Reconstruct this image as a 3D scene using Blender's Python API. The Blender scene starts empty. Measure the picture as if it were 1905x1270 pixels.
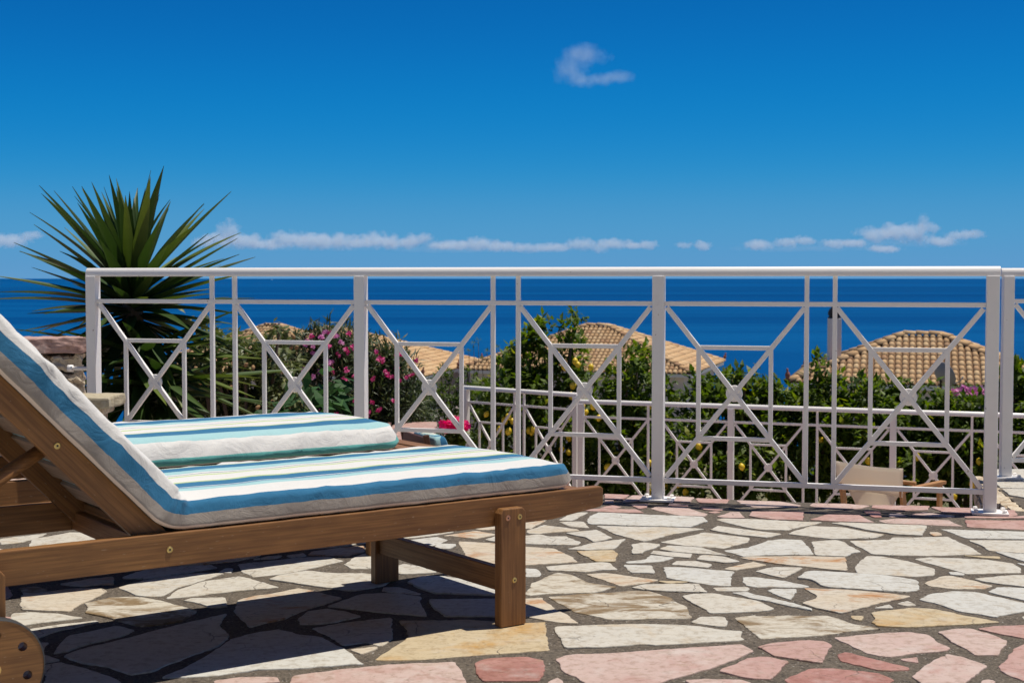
import bpy, bmesh, math, random
from mathutils import Vector, Matrix, noise
from mathutils.geometry import delaunay_2d_cdt
R = math.radians
random.seed(7)
scene = bpy.context.scene
COL = scene.collection

# ------------------------------------------------------------------ camera
CAM_H = 0.97
F_PX, W_PX, H_PX, HORIZON = 2645.0, 1905.0, 1270.0, 518.0     # photograph pixels
PITCH = math.atan((H_PX / 2 - HORIZON) / F_PX)
cam_d = bpy.data.cameras.new('camera')
cam_d.sensor_width = 36.0
cam_d.lens = F_PX / W_PX * 36.0
cam_d.clip_start = 0.1
cam_d.clip_end = 900000.0
cam_d.dof.use_dof = True
cam_d.dof.focus_distance = 4.9
cam_d.dof.aperture_fstop = 11.0
cam = bpy.data.objects.new('camera', cam_d)
COL.objects.link(cam)
cam.location = (0, 0, CAM_H)
cam.rotation_euler = (R(90) - PITCH, 0, 0)
scene.camera = cam

# ------------------------------------------------------------------ light
SUN_EL, SUN_AZ = R(73), R(75)            # azimuth measured from +Y towards +X
world = bpy.data.worlds.new('World')
scene.world = world
world.use_nodes = True
wn, wl = world.node_tree.nodes, world.node_tree.links
bg = wn['Background']
sky = wn.new('ShaderNodeTexSky')
sky.sky_type = 'NISHITA'
sky.sun_disc = False
sky.sun_elevation = SUN_EL
sky.sun_rotation = SUN_AZ
sky.altitude = 0
sky.air_density = 0.3
sky.dust_density = 0.0
sky.ozone_density = 6.0
# colour grade of the whole sky (deep polarised blue): one smooth curve per channel over the sky's own brightness
pre = wn.new('ShaderNodeVectorMath'); pre.operation = 'SCALE'; pre.inputs['Scale'].default_value = .075
crv = wn.new('ShaderNodeRGBCurve')
post = wn.new('ShaderNodeVectorMath'); post.operation = 'SCALE'; post.inputs['Scale'].default_value = 10.0
GRADE = ([(0, 0), (.03, .003), (.055, .003), (.085, .010), (.153, .072), (.26, .115), (1, .35)],
         [(0, 0), (.03, .025), (.06, .062), (.102, .138), (.155, .222), (.27, .315), (.405, .328), (1, .45)],
         [(0, 0), (.06, .075), (.12, .19), (.231, .455), (.33, .570), (.485, .598), (.58, .600), (1, .68)])
for ch, pts in enumerate(GRADE):
    c = crv.mapping.curves[ch]
    while len(c.points) < len(pts): c.points.new(.5, .5)
    for p, q in zip(c.points, pts): p.location = q
crv.mapping.update()
wl.new(sky.outputs[0], pre.inputs[0]); wl.new(pre.outputs[0], crv.inputs['Color'])
wl.new(crv.outputs[0], post.inputs[0]); wl.new(post.outputs[0], bg.inputs['Color'])
bg.inputs['Strength'].default_value = 0.1
sun_d = bpy.data.lights.new('sun', 'SUN')
sun_d.energy = 5.0
sun_d.angle = R(0.53)
sun_d.color = (1.0, 0.935, 0.83)
sun = bpy.data.objects.new('sun', sun_d)
COL.objects.link(sun)
sun_dir = Vector((math.sin(SUN_AZ) * math.cos(SUN_EL), math.cos(SUN_AZ) * math.cos(SUN_EL), math.sin(SUN_EL)))
sun.rotation_euler = (-sun_dir).to_track_quat('-Z', 'Y').to_euler()
sun.location = (20, 10, 60)
vs = scene.view_settings
vs.view_transform = 'Standard'
vs.look = 'None'
vs.exposure = 0.0
vs.gamma = 1.0
vs.use_curve_mapping = False
scene.cycles.max_bounces = 8
scene.cycles.transparent_max_bounces = 12
scene.cycles.volume_bounces = 3

# ------------------------------------------------------------------ helpers
def ray(x, y):
    a = (x - W_PX / 2) / F_PX
    b = (H_PX / 2 - y) / F_PX
    return Vector((a, math.cos(PITCH) + b * math.sin(PITCH), -math.sin(PITCH) + b * math.cos(PITCH)))

def ground(x, y, z=0.0):
    d = ray(x, y)
    t = (z - CAM_H) / d.z
    return Vector((d.x * t, d.y * t, z))

def at(x, y, depth):
    d = ray(x, y)
    t = depth / d.y
    return Vector((d.x * t, depth, CAM_H + d.z * t))

def tag(o, label=None, cat=None, group=None, kind=None):
    if label: o['label'] = label
    if cat: o['category'] = cat
    if group: o['group'] = group
    if kind: o['kind'] = kind
    return o

def empty(name, loc=(0, 0, 0), rz=0.0):
    o = bpy.data.objects.new(name, None)
    o.empty_display_size = 0.1
    o.location = loc
    o.rotation_euler = (0, 0, rz)
    COL.objects.link(o)
    return o

def mesh_obj(name, verts, faces, material, parent=None, smooth=False, bevel=0.0, mats=None, fm=None):
    me = bpy.data.meshes.new(name)
    me.from_pydata([tuple(v) for v in verts], [], faces)
    if smooth:
        me.polygons.foreach_set('use_smooth', [True] * len(me.polygons))
    me.update()
    for m in (mats or [material]):
        me.materials.append(m)
    if fm:
        me.polygons.foreach_set('material_index', fm)
    o = bpy.data.objects.new(name, me)
    COL.objects.link(o)
    if parent: o.parent = parent
    if bevel:
        b = o.modifiers.new('bevel', 'BEVEL')
        b.width = bevel; b.segments = 2; b.limit_method = 'ANGLE'; b.angle_limit = R(40)
    return o

def link_copy(o, parent=None, matrix=None):
    c = o.copy()
    COL.objects.link(c)
    c.parent = parent
    if matrix is not None: c.matrix_basis = matrix
    return c

def copy_tree(o, parent=None):
    c = o.copy()
    COL.objects.link(c)
    c.parent = parent
    for ch in o.children:
        copy_tree(ch, c)
    return c

def frame_matrix(p0, p1, up=Vector((0, 0, 1))):
    p0, p1 = Vector(p0), Vector(p1)
    x = (p1 - p0).normalized()
    y = Vector(up).cross(x)
    if y.length < 1e-5: y = Vector((0, 1, 0)).cross(x)
    y.normalize()
    z = x.cross(y)
    m = Matrix.Identity(4)
    for i, a in enumerate((x, y, z)):
        m[0][i], m[1][i], m[2][i] = a.x, a.y, a.z
    m.translation = (p0 + p1) / 2
    return m, (p1 - p0).length

BOXF = [(0, 3, 2, 1), (4, 5, 6, 7), (0, 1, 5, 4), (1, 2, 6, 5), (2, 3, 7, 6), (3, 0, 4, 7)]
def box_verts(x0, x1, y0, y1, z0, z1):
    return [(x0, y0, z0), (x1, y0, z0), (x1, y1, z0), (x0, y1, z0), (x0, y0, z1), (x1, y0, z1), (x1, y1, z1), (x0, y1, z1)]

def board(name, material, parent, p0, p1, thick, high, up=(0, 0, 1), bevel=0.002):
    """bar with its own frame: local x runs along the piece"""
    m, L = frame_matrix(p0, p1, Vector(up))
    o = mesh_obj(name, box_verts(-L / 2, L / 2, -thick / 2, thick / 2, -high / 2, high / 2), BOXF, material, parent, bevel=bevel)
    o.matrix_basis = m
    return o

def tube_geo(pts, radii, n=10, cap=True):
    vs_, fs = [], []
    k = len(pts)
    ref = None
    for i, p in enumerate(pts):
        p = Vector(p)
        d = (Vector(pts[min(i + 1, k - 1)]) - Vector(pts[max(i - 1, 0)])).normalized()
        if ref is None:
            ref = Vector((0, 0, 1)) if abs(d.z) < .9 else Vector((1, 0, 0))
        a = d.cross(ref).normalized(); b = d.cross(a); ref = -b if b.dot(ref) < 0 else b
        r = radii[i] if isinstance(radii, (list, tuple)) else radii
        for j in range(n):
            t = 2 * math.pi * j / n
            vs_.append(p + a * (r * math.cos(t)) + b * (r * math.sin(t)))
    for i in range(k - 1):
        for j in range(n):
            fs.append((i * n + j, i * n + (j + 1) % n, (i + 1) * n + (j + 1) % n, (i + 1) * n + j))
    if cap:
        fs.append(tuple(range(n))[::-1]); fs.append(tuple(range((k - 1) * n, k * n)))
    return vs_, fs

def tube(name, material, parent, pts, radii, n=10):
    v, f = tube_geo(pts, radii, n)
    return mesh_obj(name, v, f, material, parent, smooth=True)

def lathe_geo(profile, n=24):
    vs_, fs = [], []
    for r, z in profile:
        for j in range(n):
            t = 2 * math.pi * j / n
            vs_.append((r * math.cos(t), r * math.sin(t), z))
    for i in range(len(profile) - 1):
        for j in range(n):
            fs.append((i * n + j, i * n + (j + 1) % n, (i + 1) * n + (j + 1) % n, (i + 1) * n + j))
    fs.append(tuple(range(n))[::-1]); fs.append(tuple(range((len(profile) - 1) * n, len(profile) * n)))
    return vs_, fs

class Geo:
    """collects pieces of one part"""
    def __init__(s): s.v, s.f, s.c = [], [], []
    def add(s, v, f, c=None):
        b = len(s.v)
        s.v += [tuple(q) for q in v]
        s.f += [tuple(i + b for i in q) for q in f]
        if c is not None: s.c += [c] * len(f)
    def build(s, name, material, parent=None, smooth=False, attr=None):
        o = mesh_obj(name, s.v, s.f, material, parent, smooth)
        if attr and s.c:
            a = o.data.attributes.new(attr, 'FLOAT', 'FACE')
            a.data.foreach_set('value', s.c)
        return o

# ------------------------------------------------------------------ materials
class NT:
    def __init__(s, name):
        s.m = bpy.data.materials.new(name)
        s.m.use_nodes = True
        s.n, s.l = s.m.node_tree.nodes, s.m.node_tree.links
        s.b = s.n['Principled BSDF']
        s.out = s.n['Material Output']
    def node(s, t, **kw):
        q = s.n.new(t)
        for k, v in kw.items():
            if k.startswith('i_'):
                key = k[2:]
                key = int(key) if key.isdigit() else key.replace('_', ' ')
                s.put(q.inputs[key], v)
            else:
                setattr(q, k, v)
        return q
    def put(s, sock, v):
        if isinstance(v, bpy.types.NodeSocket): s.l.new(v, sock)
        elif isinstance(v, bpy.types.Node): s.l.new(v.outputs[0], sock)
        elif isinstance(v, tuple) and len(v) == 3 and sock.type == 'RGBA': sock.default_value = (*v, 1)
        else: sock.default_value = v
    def set(s, **kw):
        for k, v in kw.items(): s.put(s.b.inputs[k.replace('_', ' ')], v)
        return s
    def coords(s, kind='Object', scale=(1, 1, 1), rot=(0, 0, 0), rand=True):
        tc = s.node('ShaderNodeTexCoord')
        src = tc.outputs[kind]
        if rand:
            oi = s.node('ShaderNodeObjectInfo')
            mu = s.node('ShaderNodeVectorMath', operation='SCALE')
            cb = s.node('ShaderNodeCombineXYZ', i_0=oi.outputs['Random'], i_1=oi.outputs['Random'], i_2=oi.outputs['Random'])
            s.l.new(cb.outputs[0], mu.inputs[0]); mu.inputs['Scale'].default_value = 73.0
            ad = s.node('ShaderNodeVectorMath', operation='ADD')
            s.l.new(src, ad.inputs[0]); s.l.new(mu.outputs[0], ad.inputs[1])
            src = ad.outputs[0]
        mp = s.node('ShaderNodeMapping')
        mp.inputs['Scale'].default_value = scale; mp.inputs['Rotation'].default_value = rot
        s.l.new(src, mp.inputs['Vector'])
        return mp.outputs[0]
    def noise(s, vec, scale, detail=4, rough=.55, dist=0.0):
        q = s.node('ShaderNodeTexNoise')
        s.l.new(vec, q.inputs['Vector'])
        q.inputs['Scale'].default_value = scale; q.inputs['Detail'].default_value = detail
        q.inputs['Roughness'].default_value = rough; q.inputs['Distortion'].default_value = dist
        return q.outputs[0]
    def ramp(s, fac, stops, interp='LINEAR'):
        q = s.node('ShaderNodeValToRGB')
        q.color_ramp.interpolation = interp
        e = q.color_ramp.elements
        while len(e) < len(stops): e.new(0.5)
        for el, (p, c) in zip(e, stops):
            el.position = p
            el.color = (*c, 1) if isinstance(c, tuple) else (c, c, c, 1)
        s.put(q.inputs[0], fac)
        return q.outputs[0]
    def mix(s, fac, a, b, mode='MIX'):
        q = s.node('ShaderNodeMix', data_type='RGBA', blend_type=mode)
        s.put(q.inputs[0], fac); s.put(q.inputs[6], a); s.put(q.inputs[7], b)
        return q.outputs[2]
    def math(s, op, a, b=0.0):
        q = s.node('ShaderNodeMath', operation=op)
        s.put(q.inputs[0], a); s.put(q.inputs[1], b)
        return q.outputs[0]
    def bump(s, height, strength=.3, dist=.01, prev=None):
        q = s.node('ShaderNodeBump')
        q.inputs['Strength'].default_value = strength; q.inputs['Distance'].default_value = dist
        s.put(q.inputs['Height'], height)
        if prev is not None: s.l.new(prev, q.inputs['Normal'])
        return q.outputs[0]

def stone_mat(name, a, b, stain, stain_lo, stain_hi, vein=.35, streak=(1, 1, 1), rough=.62):
    t = NT(name)
    v = t.coords(scale=streak)
    big = t.noise(v, 4.0, 5, .6)
    col = t.mix(t.ramp(big, [(.3, 0.), (.7, 1.)]), a, b)
    st = t.ramp(t.noise(v, 5.5, 7, .68, .6), [(stain_lo, 0.), (stain_hi, 1.)])
    col = t.mix(st, col, stain)
    grain = t.noise(v, 38, 6, .7)
    col = t.mix(t.ramp(grain, [(.36, .5), (.51, 0.)]), col, (.50, .42, .32), 'MULTIPLY')
    lam = t.noise(t.coords(scale=(4, 26, 4), rot=(0, 0, .18)), 3.0, 5, .7, .5)
    col = t.mix(t.ramp(lam, [(.56, 0.), (.68, .55)]), col, (.30, .22, .13))
    pale = t.noise(v, 11, 4, .6)
    col = t.mix(t.ramp(pale, [(.55, 0.), (.75, .35)]), col, (.60, .585, .55))
    vo = t.node('ShaderNodeTexVoronoi', feature='DISTANCE_TO_EDGE', i_Scale=5.5)
    wv = t.node('ShaderNodeMix', data_type='VECTOR')
    nv = t.node('ShaderNodeTexNoise', i_Scale=6.0, i_Detail=4.0)
    t.l.new(v, nv.inputs['Vector'])
    t.l.new(v, wv.inputs[4]); t.l.new(nv.outputs['Color'], wv.inputs[5]); wv.inputs[0].default_value = .12
    t.l.new(wv.outputs[1], vo.inputs['Vector'])
    crack = t.math('MULTIPLY', t.ramp(vo.outputs['Distance'], [(.0, 1.), (.012, 0.)]), t.ramp(t.noise(v, 3.0, 2), [(.55, 0.), (.62, 1.)]))
    col = t.mix(t.math('MULTIPLY', crack, vein), col, (.09, .07, .05))
    speck = t.ramp(t.noise(v, 55, 3, .6), [(.66, 0.), (.70, 1.)])
    col = t.mix(t.math('MULTIPLY', speck, .5), col, (.16, .12, .08))
    n = t.bump(t.math('ADD', t.noise(v, 16, 8, .7), t.math('MULTIPLY', crack, -.6)), .38, .010)
    t.set(Base_Color=col, Roughness=rough, Normal=n)
    t.b.inputs['Specular IOR Level'].default_value = .25
    return t.m

def white_paint():
    t = NT('white_paint')
    v = t.coords(rand=True)
    n = t.noise(v, 14, 5, .7)
    col = t.mix(t.ramp(n, [(.55, 0.), (.85, .5)]), (.91, .88, .845), (.78, .73, .69))
    chip = t.ramp(t.noise(v, 38, 3, .6), [(.715, 0.), (.735, 1.)])
    col = t.mix(t.math('MULTIPLY', chip, .55), col, (.28, .17, .10))
    t.set(Base_Color=col, Roughness=.34, Normal=t.bump(t.noise(v, 120, 2), .05, .002))
    return t.m

def wood_mat(name, a, b, dark, rough=.42, upright=False):
    t = NT(name)
    ax = lambda p, q: (q, q, p) if upright else (p, q, q)
    v = t.coords(scale=ax(1.3, 16))
    g = t.noise(v, 3.0, 7, .62, .8)
    v2 = t.coords(scale=ax(5, 170))
    fine = t.noise(v2, 1.0, 3, .6)
    col = t.mix(t.ramp(g, [(.32, 0.), (.68, 1.)]), a, b)
    col = t.mix(t.ramp(fine, [(.38, .55), (.6, 0.)]), col, dark)
    vb = t.coords(scale=ax(2.2, 5))
    col = t.mix(t.ramp(t.noise(vb, 2.2, 3), [(.52, 0.), (.75, .55)]), col, dark)
    col = t.mix(t.math('MULTIPLY', t.ramp(t.noise(t.coords(scale=(60, 200, 200)), 1.0, 1), [(.735, 0.), (.75, 1.)]), .4), col, (.4, .3, .2))
    t.set(Base_Color=col, Roughness=t.ramp(fine, [(.3, rough + .12), (.7, rough)]), Normal=t.bump(fine, .12, .002))
    t.b.inputs['Specular IOR Level'].default_value = .4
    return t.m

M = {}
M['stone_w'] = stone_mat('cream_stone', (.50, .48, .43), (.53, .495, .425), (.48, .385, .26), .55, .74, .8)
M['stone_b'] = stone_mat('pale_stone', (.505, .50, .47), (.53, .52, .475), (.46, .41, .33), .60, .80, .7)
M['stone_o'] = stone_mat('rust_stone', (.52, .475, .40), (.53, .45, .34), (.42, .205, .075), .53, .66, .7, (1, 1.7, 1))
M['stone_y'] = stone_mat('ochre_stone', (.48, .385, .24), (.50, .42, .29), (.45, .275, .10), .48, .68, 1.0)
M['stone_g'] = stone_mat('mottled_stone', (.53, .505, .44), (.51, .46, .375), (.22, .155, .085), .455, .58, .9, (1, 2.0, 1), .7)
M['stone_p'] = stone_mat('pink_stone', (.43, .265, .235), (.47, .315, .275), (.36, .185, .155), .52, .72, .7)
M['stone_q'] = stone_mat('pale_pink_stone', (.48, .345, .305), (.52, .41, .365), (.40, .22, .185), .54, .75, .7)
M['stone_d'] = stone_mat('red_stone', (.36, .175, .15), (.42, .23, .195), (.27, .115, .09), .48, .68, .8)
M['rubble'] = stone_mat('rubble_stone', (.58, .49, .36), (.62, .55, .44), (.30, .19, .10), .47, .66, .9, rough=.85)
M['sandstone'] = stone_mat('sandstone_slab', (.44, .385, .27), (.40, .355, .26), (.34, .285, .19), .55, .8, .3, rough=.85)

t = NT('mortar'); v = t.coords(rand=False)
sand = t.noise(v, 130, 4, .75); lump = t.noise(v, 9, 6, .65)
col = t.mix(t.ramp(lump, [(.3, 0.), (.7, 1.)]), (.068, .053, .039), (.112, .091, .068))
col = t.mix(t.ramp(sand, [(.50, 0.), (.64, .8)]), col, (.205, .172, .135))
col = t.mix(t.ramp(t.noise(v, 75, 3, .6), [(.36, .8), (.46, 0.)]), col, (.030, .024, .019))
col = t.mix(t.ramp(t.noise(v, 110, 2, .5), [(.70, 0.), (.73, 1.)]), col, (.40, .38, .35))
t.set(Base_Color=col, Roughness=.95, Normal=t.bump(sand, .5, .004, t.bump(lump, .4, .02)))
M['mortar'] = t.m
M['paint'] = white_paint()
M['wood'] = wood_mat('brown_wood', (.310, .148, .048), (.225, .102, .033), (.105, .045, .016))
M['wood_v'] = wood_mat('brown_wood_upright', (.310, .148, .048), (.225, .102, .033), (.105, .045, .016), upright=True)
M['wood_pale'] = wood_mat('bounce_paled_wood', (.40, .28, .19), (.34, .235, .155), (.24, .155, .10), .7)  # backrest slat wood, coloured paler to carry light bounced off the floor
M['chair_wood'] = wood_mat('honey_wood', (.50, .27, .10), (.44, .22, .08), (.26, .12, .045))
M['dark_wood'] = wood_mat('dark_wood', (.12, .05, .025), (.09, .04, .02), (.05, .022, .012))
t = NT('brass'); t.set(Base_Color=(.62, .47, .18), Metallic=1.0, Roughness=.35); M['brass'] = t.m
t = NT('copper'); t.set(Base_Color=(.60, .33, .22), Metallic=1.0, Roughness=.35); M['copper'] = t.m
t = NT('black_metal'); t.set(Base_Color=(.012, .012, .013), Roughness=.5); M['black'] = t.m
t = NT('rubber'); v = t.coords(); t.set(Base_Color=t.mix(t.noise(v, 60, 4), (.012, .013, .015), (.03, .03, .033)), Roughness=.75); M['rubber'] = t.m
# ------------------------------------------------------------------ sea, hillside
t = NT('sea_water')
v = t.coords(rand=False)
band = t.noise(t.coords(rand=False, scale=(.000010, .00009, 1)), 1.0, 14, .74)
streak = t.noise(t.coords(rand=False, scale=(.00004, .0009, 1), rot=(0, 0, .05)), 1.0, 12, .70)
col = t.mix(t.ramp(band, [(.36, 0.), (.64, 1.)]), (.0003, .040, .150), (.0005, .075, .245))
col = t.mix(t.ramp(streak, [(.50, 0.), (.72, .8)]), col, (.004, .125, .33))
t.set(Base_Color=col, Roughness=.55, Normal=t.bump(t.noise(t.coords(rand=False, scale=(.05, .09, 1)), 1.0, 6, .7), .6, 4.0))
t.b.inputs['Specular IOR Level'].default_value = .02
M['sea'] = t.m
rings = [(300, 24), (1500, 48), (8000, 96), (40000, 96), (200000, 96), (600000, 96)]
SEA_Z = -60.0
sv, sf = [(0, 0, SEA_Z)], []
n = 96
for k, (r, _) in enumerate(rings):
    for j in range(n):
        a = 2 * math.pi * j / n
        sv.append((r * math.cos(a), r * math.sin(a), SEA_Z))
for j in range(n): sf.append((0, 1 + j, 1 + (j + 1) % n))
for k in range(len(rings) - 1):
    for j in range(n):
        b0, b1 = 1 + k * n, 1 + (k + 1) * n
        sf.append((b0 + j, b1 + j, b1 + (j + 1) % n, b0 + (j + 1) % n))
tag(mesh_obj('sea', sv, sf, M['sea']), 'deep blue open sea reaching to the horizon', 'sea', kind='structure')

LOW_Z = -1.14
def hill_z(x, y):
    d = max(0.0, y - 9.0)
    z = -1.5 - .118 * d
    return z + .5 * noise.noise((x * .05, y * .05, 3.1)) * min(1, d / 30)
t = NT('hillside_soil'); v = t.coords(rand=False)
col = t.mix(t.ramp(t.noise(v, .35, 8, .65), [(.4, 0.), (.6, 1.)]), (.11, .12, .045), (.26, .20, .12))
t.set(Base_Color=col, Roughness=.95, Normal=t.bump(t.noise(v, 3, 6), .8, .2)); M['soil'] = t.m
hv, hf = [], []
xs = [-420 + 840 * i / 70 for i in range(71)]
ys = [-30, -10, 0, 4, 7, 9] + [9 + 7 * i for i in range(1, 16)] + [130 + 35 * i for i in range(13)]
for y in ys:
    for x in xs: hv.append((x, y, hill_z(x, y)))
for j in range(len(ys) - 1):
    for i in range(70):
        a = j * 71 + i
        hf.append((a, a + 1, a + 72, a + 71))
tag(mesh_obj('hillside_ground', hv, hf, M['soil'], smooth=True), 'dry green hillside sloping down to the sea', 'ground', kind='structure')

# ------------------------------------------------------------------ terraces
FP0 = Vector((1.9622, 5.8039, 0)); FSTEP = Vector((-1.32686, .34934, 0))     # railing posts, right to left
FDIR = (-FSTEP).normalized(); FBACK = Vector((-FDIR.y, FDIR.x, 0))
if FBACK.y < 0: FBACK = -FBACK
def edge_pt(s): return FP0 + FDIR * s + FBACK * .14
E0, E1 = edge_pt(-9.0), edge_pt(.16)
NOTCH = [Vector((2.245, 6.55, 0)), Vector((2.335, 6.97, 0)), Vector((9, 6.35, 0))]
POLY = [Vector((-8, -4.6, 0)), Vector((9, -4.6, 0)), NOTCH[2], NOTCH[1], NOTCH[0], E1, E0, Vector((-8, 7.4, 0))]
POLY = [POLY[0], POLY[1], POLY[2], POLY[3], POLY[4], POLY[5], POLY[6], Vector((-8, E0.y, 0))]
def prism(name, poly, z0, z1, material, parent=None):
    k = len(poly)
    v = [(p.x, p.y, z1) for p in poly] + [(p.x, p.y, z0) for p in poly]
    f = [tuple(range(k)), tuple(range(k, 2 * k))[::-1]] + [(i + k, (i + 1) % k + k, (i + 1) % k, i) for i in range(k)]
    return mesh_obj(name, v, f, material, parent)
terrace = prism('terrace_floor', POLY, -1.6, 0.0, M['mortar'])
tag(terrace, 'crazy paved terrace of cream and pink flagstones in dark mortar', 'terrace', kind='structure')
lowpoly = [Vector((-6, 5.5, 0)), Vector((9, 4.0, 0)), Vector((9, 9.9, 0)), Vector((.75, 13.1, 0)), Vector((-.4, 14.1, 0)), Vector((-6, 14.1, 0))]
t = NT('lower_paving'); v = t.coords(rand=False)
vo = t.node('ShaderNodeTexVoronoi', feature='DISTANCE_TO_EDGE', i_Scale=2.4); t.l.new(v, vo.inputs['Vector'])
col = t.mix(t.ramp(t.noise(v, 5, 5), [(.3, 0.), (.7, 1.)]), (.5, .33, .28), (.56, .46, .38))
t.set(Base_Color=t.mix(t.ramp(vo.outputs['Distance'], [(.03, 0.), (.05, 1.)]), (.08, .07, .06), col), Roughness=.8); M['lowpave'] = t.m
tag(prism('lower_terrace_floor', lowpoly, -2.4, LOW_Z, M['lowpave']), 'lower paved terrace beyond the white railing', 'terrace', kind='structure')

# unseen house wall added behind the camera: blocks blue sky, returns warm fill
t = NT('cream_render'); v = t.coords(rand=False)
t.set(Base_Color=t.mix(t.noise(v, 1.1, 6, .7), (.70, .64, .56), (.76, .70, .62)), Roughness=.9, Normal=t.bump(t.noise(v, 60, 3), .2, .004)); M['render'] = t.m
fill_wall = empty('house', (0, -4.6, 0))
tag(fill_wall, 'unseen cream house wall added behind the viewer to block sky and warm the shade', 'house')
mesh_obj('wall', box_verts(-8, 9, -.2, .2, 0, 6.2), BOXF, M['render'], fill_wall)
mesh_obj('plinth', box_verts(-8, 9, .2, .23, 0, .35), BOXF, M['sandstone'], fill_wall)
mesh_obj('eave', box_verts(-8.2, 9.2, -.4, .65, 6.2, 6.35), BOXF, M['wood'], fill_wall)

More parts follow.
